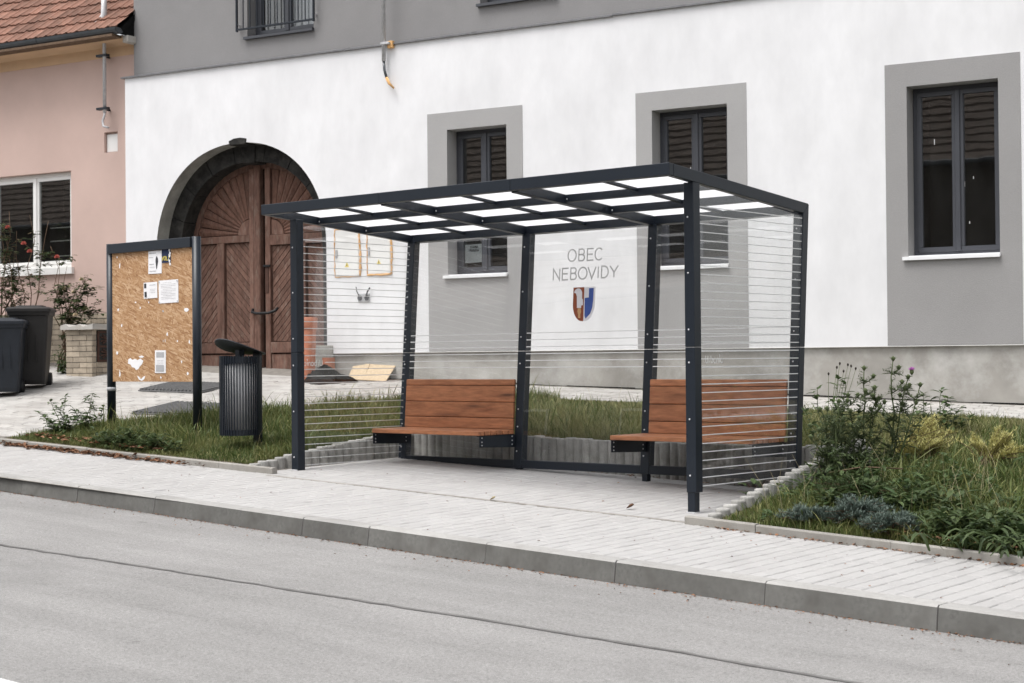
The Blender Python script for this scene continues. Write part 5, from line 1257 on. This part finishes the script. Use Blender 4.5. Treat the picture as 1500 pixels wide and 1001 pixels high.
# small green plant by the cellar block, roses
pb = bw(-12.22, -.55); leafy('garden_plant', 'small bright green plant at the foot of the brick block', 'plant', (pb.x, pb.y, float(H(pb.x, pb.y))), [(-.15, 0, .32), (0, -.05, .38), (.15, .02, .3), (.08, .1, .34), (-.08, -.1, .25), (.2, -.05, .2)], 26, .10, .045, 'weed', seed=6)
def rose(name, label, u_, w_, stems, seed, leaf_n, fl):
    p = bw(u_, w_); base = (p.x, p.y, float(H(p.x, p.y))); r = random.Random(seed); e = tag(empty(name, base), label, 'rose bush', 'rose bushes before the pink house'); st, lf = MB(), MB()
    for (tu, tw, tz) in stems:
        q = bw(u_+tu, w_+tw); top = (q.x-p.x, q.y-p.y, tz); path = stem_path((r.gauss(0, .06), r.gauss(0, .06), -.02), top, r, 6, .05); st.tube(path, [.011*(1-.75*i/6) for i in range(7)], 5)
        for b in range(4):
            t = r.uniform(.45, .98); s0 = along(path, t); s1 = s0+rvec(r, .9)*r.uniform(.1, .28); st.tube([s0, s1], [.004, .002], 4)
            for j in range(leaf_n): pt = s0.lerp(s1, r.random()); lf.leaf(pt+Vector((r.gauss(0, .02), r.gauss(0, .02), r.gauss(0, .02))), rvec(r, .3), (0, 0, 1), r.uniform(.06, .11), r.uniform(.04, .065), .1, .3)
    st.build('stems', 'brown_stem', e, True); o_ = lf.build('leaves', 'rose_leaf', e); o_['kind'] = 'stuff'
    for (fu, fw, fz, m_) in fl:
        q = bw(u_+fu, w_+fw); c = Vector((q.x-p.x, q.y-p.y, fz)); mb = MB()
        for k in range(16): a = k*2.4; tl_ = k/16; d = Vector((math.cos(a)*tl_, math.sin(a)*tl_, 1.1-tl_*.8)); mb.leaf(c, d, (math.cos(a), math.sin(a), 0), .045, .042, .3, -.3)
        mb.build('bloom', m_, e)
rose('rose_bush', 'leafy rose bush with pale blooms between the bins and the brick block', -12.35, -.35, [(-.25, 0, 1.35), (.05, -.05, 1.5), (.3, .05, 1.35), (.45, -.02, 1.15), (-.1, .1, 1.2), (.2, -.1, 1.0), (.35, .1, .9), (-.05, -.1, 1.65), (-.35, .02, 1.8), (.15, .05, 1.25), (.4, -.05, 1.3), (.25, -.08, 1.15)], 21, 24, [(.25, -.12, 1.1, 'petal_pale'), (.38, -.1, 1.28, 'petal_pale'), (.05, -.12, 1.15, 'petal_pale'), (.3, -.14, .78, 'petal_pale'), (.12, -.1, .62, 'petal_pale')])
rose('rose_bush', 'straggly tall rose with red blooms in front of the white window', -13.15, -.35, [(-.5, 0, 2.1), (-.25, .05, 1.6), (.05, 0, 2.25), (.25, 0, 1.7), (-.1, -.05, 1.3), (.4, .03, 2.15), (-.6, 0, 1.6)], 22, 12, [(-.02, -.05, 1.82, 'petal_red'), (.1, -.05, 1.7, 'petal_red'), (.62, -.02, 1.6, 'petal_red')])
rose('rose_bush', 'dense dark rose climbing at the far left edge of the picture', -13.62, -.3, [(-.2, 0, 2.2), (0, 0, 1.95), (.15, 0, 1.7), (.1, -.05, 2.3), (-.1, .05, 1.5), (.2, 0, 2.0), (.05, 0, 1.4), (.25, -.05, 1.2)], 23, 24, [(.1, -.08, 2.05, 'petal_red')])

# thistles and tall weeds on the right verge
def thistle(label, base, stems, seed, flower=None, dens=34):
    r = random.Random(seed); e = tag(empty('thistle', base), label, 'thistle', 'thistles on the right verge'); st, lf, bu = MB(), MB(), MB()
    for (tx, ty, tz, br) in stems:
        path = stem_path((r.gauss(0, .015), r.gauss(0, .015), -.03), (tx, ty, tz), r, 7, .012); st.tube(path, [.0095*(1-.6*i/7) for i in range(8)], 6); tips = [path[-1]]; segs = [(path, 1.)]
        for b in range(br):
            t = .35+.6*(b+.5)/br; s0 = along(path, t); a = r.uniform(0, 6.28); ln = (1.15-t)*.36; s1 = s0+Vector((math.cos(a)*ln*.8, math.sin(a)*ln*.8, ln*r.uniform(.35, .95))); sm_ = s0.lerp(s1, .5)+Vector((0, 0, -.02)); st.tube([s0, sm_, s1], [.005, .0042, .003], 5); tips.append(s1); segs.append(([s0, sm_, s1], .55))
        for pth, kk in segs:
            for j in range(int(dens*kk)):
                t = r.uniform(.04, 1.); p = along(pth, t); d = rvec(r, .75); L = r.uniform(.09, .20)*(1.3-1.05*t)*(1 if kk == 1. else .5)
                lf.leaf(p, d, (0, 0, 1), L, L*.2, .25, r.uniform(.1, .6))
                for s_ in range(4):     # spiny lobes
                    q = p+d.normalized()*L*(.2+.2*s_); dd = (d.normalized()+rvec(r, .8)*.9); lf.leaf(q, dd, (0, 0, 1), L*.34, L*.09, .2, .1)
        for tp in tips:
            for k in range(12): a = k*2.4; lf.leaf(tp-Vector((0, 0, .015)), (math.cos(a), math.sin(a), 1.2), (math.cos(a), math.sin(a), 0), .045, .009, .1, -.3)
            bu.tube([tp-Vector((0, 0, .02)), tp-Vector((0, 0, .008)), tp+Vector((0, 0, .01)), tp+Vector((0, 0, .02))], [.004, .014, .013, .006], 7)
    st.build('stems', 'stem', e, True); o_ = lf.build('spiny_leaves', 'thistle', e); o_['kind'] = 'stuff'; o_ = bu.build('buds', 'stem', e, True); o_['kind'] = 'stuff'
    if flower:
        mb = MB(); c = Vector(flower)
        for k in range(60): a = k*2.4; q = (k/60)**.5; mb.leaf(c, (math.cos(a)*q*1.1, math.sin(a)*q*1.1, 1.1-q*.4), (math.cos(a), math.sin(a), 0), .038, .006, .1, -.1)
        mb.build('flower', 'petal_purple', e); MB().tube([c-Vector((0, 0, .03)), c-Vector((0, 0, .012)), c+Vector((0, 0, .008))], [.005, .017, .014], 8).build('flower_base', 'stem', e, True)
tb = at(.95, 1.25); Z0 = tb[2]
thistle('tall thistle with a single purple flower on the right verge', tb, [(.07, -.05, 1.00-Z0, 4), (.16, .02, .86-Z0, 4), (.28, -.02, .80-Z0, 3)], 31, (.21, -.02, .905-Z0), 40)
tb = at(.80, 1.05)
thistle('bushy thistle without flowers, directly left of the purple-flowered one', tb, [(.04, .02, .93-tb[2], 5), (-.12, .05, .72-tb[2], 4), (.16, -.04, .78-tb[2], 4), (-.2, -.05, .5-tb[2], 3)], 32, None, 48)
tb = at(.66, .85)
thistle('shorter spiny thistle nearest the palisades, with no flowers', tb, [(-.05, .05, .62-tb[2], 4), (.1, -.03, .68-tb[2], 4), (.2, .1, .55-tb[2], 3)], 37, None, 46)
tb = at(.52, 1.15); e_ = leafy('tall_weed', 'tall broad-leaved weed with dark seed heads beside the shelter rear post', 'plant', tb, [(-.14, 0, .76-tb[2]), (.02, .05, .84-tb[2]), (.13, -.03, .80-tb[2]), (-.22, -.05, .58-tb[2]), (.22, .03, .62-tb[2]), (.05, -.08, .66-tb[2])], 26, .14, .07, 'weed', seed=33)
mb = MB(); r = random.Random(5); sd_m = MB()
for k, (dx, dz) in enumerate(((-.02, .93), (.0, .96), (.03, .90), (.06, .95), (.10, .94), (.13, .92), (-.06, .88))):
    top = Vector((dx+.05, r.uniform(-.05, .05), dz-tb[2])); mb.tube([(dx*.3, 0, .35), (dx*.7, 0, .6-tb[2]), top], [.003, .0025, .0015], 4)
    sd_m.tube([top-Vector((0, 0, .006)), top+Vector((0, 0, .006)), top+Vector((0, 0, .018))], [.003, .009, .004], 6)
mb.build('seed_stalks', 'stem', e_, True); o_ = sd_m.build('seed_heads', 'seed', e_, True); o_['kind'] = 'stuff'
tb = at(.15, 3.62); leafy('leafy_weed', 'low leafy weed at the far edge of the right verge by the path', 'plant', tb, [(-.1, 0, .42), (.05, .05, .46), (.15, -.03, .38), (-.2, .05, .28), (.25, .02, .3), (.3, .1, .2)], 30, .14, .07, 'weed', seed=35)
tb = at(.95, .55); leafy('leafy_weed', 'leafy weed at the foot of the thistles nearest the palisades', 'plant', tb, [(-.15, .1, .32), (.0, -.1, .36), (.18, 0, .30), (-.25, -.1, .24), (.3, .1, .28), (.1, .2, .34), (-.05, .25, .3)], 26, .13, .05, 'dark_leaf', seed=36)

def juniper(label, base, rx, ry_, hz, n, mat, seed, arms=None):
    r = random.Random(seed); e = tag(empty('juniper', base), label, 'juniper', 'low junipers on the right verge'); lf, st = MB(), MB()
    for k in range(n):
        a = r.uniform(0, 6.28); q = r.uniform(.3, 1); tip = Vector((math.cos(a)*rx*q, math.sin(a)*ry_*q, hz*r.uniform(.25, 1)*(1.1-q*.6)))
        if arms: tip = Vector(r.choice(arms))*r.uniform(.75, 1.05)+Vector((r.gauss(0, .04), r.gauss(0, .03), r.gauss(0, .02)))
        path = [Vector((r.gauss(0, .03), r.gauss(0, .03), 0)), tip*.5+Vector((0, 0, hz*.25)), tip]; st.tube(path, [.005, .0035, .0015], 4, False)
        for j in range(26):
            t = .3+.7*r.random(); p = along(path, t); d = (tip.normalized()*.8+rvec(r, 1.)*.9)
            ln = r.uniform(.02, .05); p2 = p+d.normalized()*ln
            for m_ in range(4): qd = d.normalized()+rvec(r, .9)*.9; lf.leaf(p.lerp(p2, (m_+.5)/4), qd, (0, 0, 1), r.uniform(.012, .024), .0045, .1, 0)
            lf.leaf(p, d, (0, 0, 1), ln*1.2, .005, .1, 0)
    st.build('branches', 'brown_stem', e); o_ = lf.build('needles', mat, e); o_['kind'] = 'stuff'
juniper('blue-grey creeping juniper at the left end of the row along the edging', at(1.15, -.30), .30, .16, .13, 75, 'blue_jun', 41)
juniper('blue-grey creeping juniper in the middle of the row along the edging', at(1.50, -.22), .30, .26, .22, 120, 'blue_jun', 42)
juniper('blue-grey creeping juniper at the right end of the row, hanging over the edging', at(1.80, -.34), .24, .24, .17, 95, 'blue_jun', 43)
juniper('golden juniper with a long arching spray behind the thistles', at(.45, 2.35), .4, .2, .30, 70, 'gold_jun', 44, [(.35, .0, .36), (.5, -.25, .35), (.2, .15, .34), (.66, -.42, .28)])
juniper('golden juniper lying flat in the middle of the right verge', at(.95, 1.62), .3, .12, .2, 70, 'gold_jun', 45, [(.12, -.04, .27), (.3, .04, .28), (-.1, 0, .25), (.22, -.02, .28)])
juniper('golden juniper clump at the right of the verge', at(1.50, 1.80), .3, .2, .25, 70, 'gold_jun', 46, [(.1, .05, .34), (.22, -.08, .32), (-.12, .02, .28), (.32, -.15, .22)])
juniper('dark green juniper sprawling at the foot of the thistles', at(1.15, .35), .45, .38, .24, 110, 'dark_leaf', 47)
# strap-leaved clumps
def straps(name, label, base, n, L, w, mat, seed, spread=.2, up_=.55):
    r = random.Random(seed); e = tag(empty(name, base), label, 'plant'); mb = MB()
    for k in range(n):
        a = r.uniform(0, 6.28); c = Vector((r.gauss(0, spread), r.gauss(0, spread*.7), 0)); d = Vector((math.cos(a), math.sin(a), 0)); ln = L*r.uniform(.5, 1.1); hh = ln*up_*r.uniform(.5, 1.2); sd__ = Vector((-d.y, d.x, 0)); ww = w*r.uniform(.6, 1.2); v = []
        for i in range(6): t = i/5; p = c+d*ln*t*.85+Vector((0, 0, hh*(2.1*t-1.75*t*t))); hw = ww*(.35+1.5*t*(1-t))*(1 if i < 5 else .1); v += [p+sd__*hw/2+Vector((0, 0, hw*.2)), p, p-sd__*hw/2+Vector((0, 0, hw*.2))]
        mb.add(v, [q for i in range(5) for q in ((i*3, i*3+1, i*3+4, i*3+3), (i*3+1, i*3+2, i*3+5, i*3+4))])
    o_ = mb.build('leaves', mat, e); o_['kind'] = 'stuff'
straps('dock_plant', 'dark long-leaved plant spilling over the edging at the right edge', at(2.68, -.36), 210, .36, .038, 'dark_leaf', 51, .24)
straps('dock_plant', 'broad dark dock leaves in the middle of the right verge', at(1.75, .55), 110, .30, .05, 'dark_leaf', 52, .28)
straps('dock_plant', 'glossy dark leaves between the junipers and the edging', at(2.15, -.05), 130, .28, .022, 'weed', 53, .22)
straps('dock_plant', 'dark leafy clump at the right edge behind the spilling plant', at(2.75, .35), 150, .34, .03, 'dark_leaf', 54, .28)
# dry twig
p0 = at(1.05, .95); p0 = (p0[0], p0[1], p0[2]-.05); o = MB().tube([(p0[0]-.25, p0[1]-.35, p0[2]+.17), (p0[0], p0[1]-.3, p0[2]+.22), (p0[0]+.28, p0[1]-.2, p0[2]+.21)], .005, 5).build('dry_twig', 'brown_stem', None, True); tag(o, 'long dry twig lying across the plants of the right verge', 'twig')

# ------------------------------------------------------------------ leaf litter
lit = MB(); r = random.Random(77)
def drop(x, y, z, s_): 
    a = r.uniform(0, 6.28); lit.leaf((x, y, z+.004), (math.cos(a), math.sin(a), r.uniform(0, .35)), (r.gauss(0, .3), r.gauss(0, .3), 1), s_, s_*.6, .25, .2)
for _ in range(520):
    x = r.triangular(-9.5, -5.0, -8.0); y = EDGE_L(x)-abs(r.gauss(0, .05)); drop(x, y, pav(x, y)+abs(r.gauss(0, .012)), r.uniform(.035, .075))
for _ in range(120): x = r.uniform(-8.6, -6.2); y = r.uniform(-.28, -.1); drop(x, y, float(H(x, y))+.03, r.uniform(.04, .08))
for _ in range(190): x = r.uniform(.4, 3.6); y = EDGE_R(x)-abs(r.gauss(0, .03)); drop(x, y, pav(x, y), r.uniform(.015, .04))
for _ in range(60): x = r.uniform(1.9, 3.0); y = EDGE_R(x)+.09+abs(r.gauss(0, .05)); drop(x, y, float(H(x, y))+.04, r.uniform(.02, .05))
for _ in range(90): x = r.uniform(-4.4, .2); y = 1.75-abs(r.gauss(0, .06)); drop(x, y, pav(x, y), r.uniform(.015, .04))
for _ in range(90): x = r.uniform(-5, 3.4); y = r.uniform(-2, 1.6 if -4.6 < x < .2 else -.7); drop(x, y, pav(x, y), r.uniform(.008, .025))
for _ in range(1500): x = r.uniform(-8, 4.5); y = kerb_y(x)-abs(r.gauss(0, .03 if r.random() < .8 else .2)); drop(x, y, ROADZ(x, y), r.uniform(.005, .022))
for _ in range(120): x = r.uniform(-9.6, -7); y = bord_y(max(x, -8.85))+abs(r.gauss(0, .35)); drop(x, y, float(H(x, y)), r.uniform(.015, .035))
tag(lit.build('leaf_litter', 'leaf_litter'), 'dry reddish leaves and crumbs along the kerbs and edgings', 'leaves', kind='stuff')
for x, y, s_, lb in ((-.55, -.15, .075, 'curled brown leaf on the paving in front of the right bench'), (-1.68, -.46, .06, 'dry straw-coloured leaf lying on the paving joint before the shelter')):
    mb = MB(); mb.leaf((0, 0, 0), (1, .3, .15), (0, -.3, 1), s_, s_*.7, .35, -.5); o = mb.build('fallen_leaf', 'dry_stem' if s_ < .07 else 'leaf_litter'); o.location = (x, y, pav(x, y)+.006); tag(o, lb, 'leaf', 'single leaves on the paving')
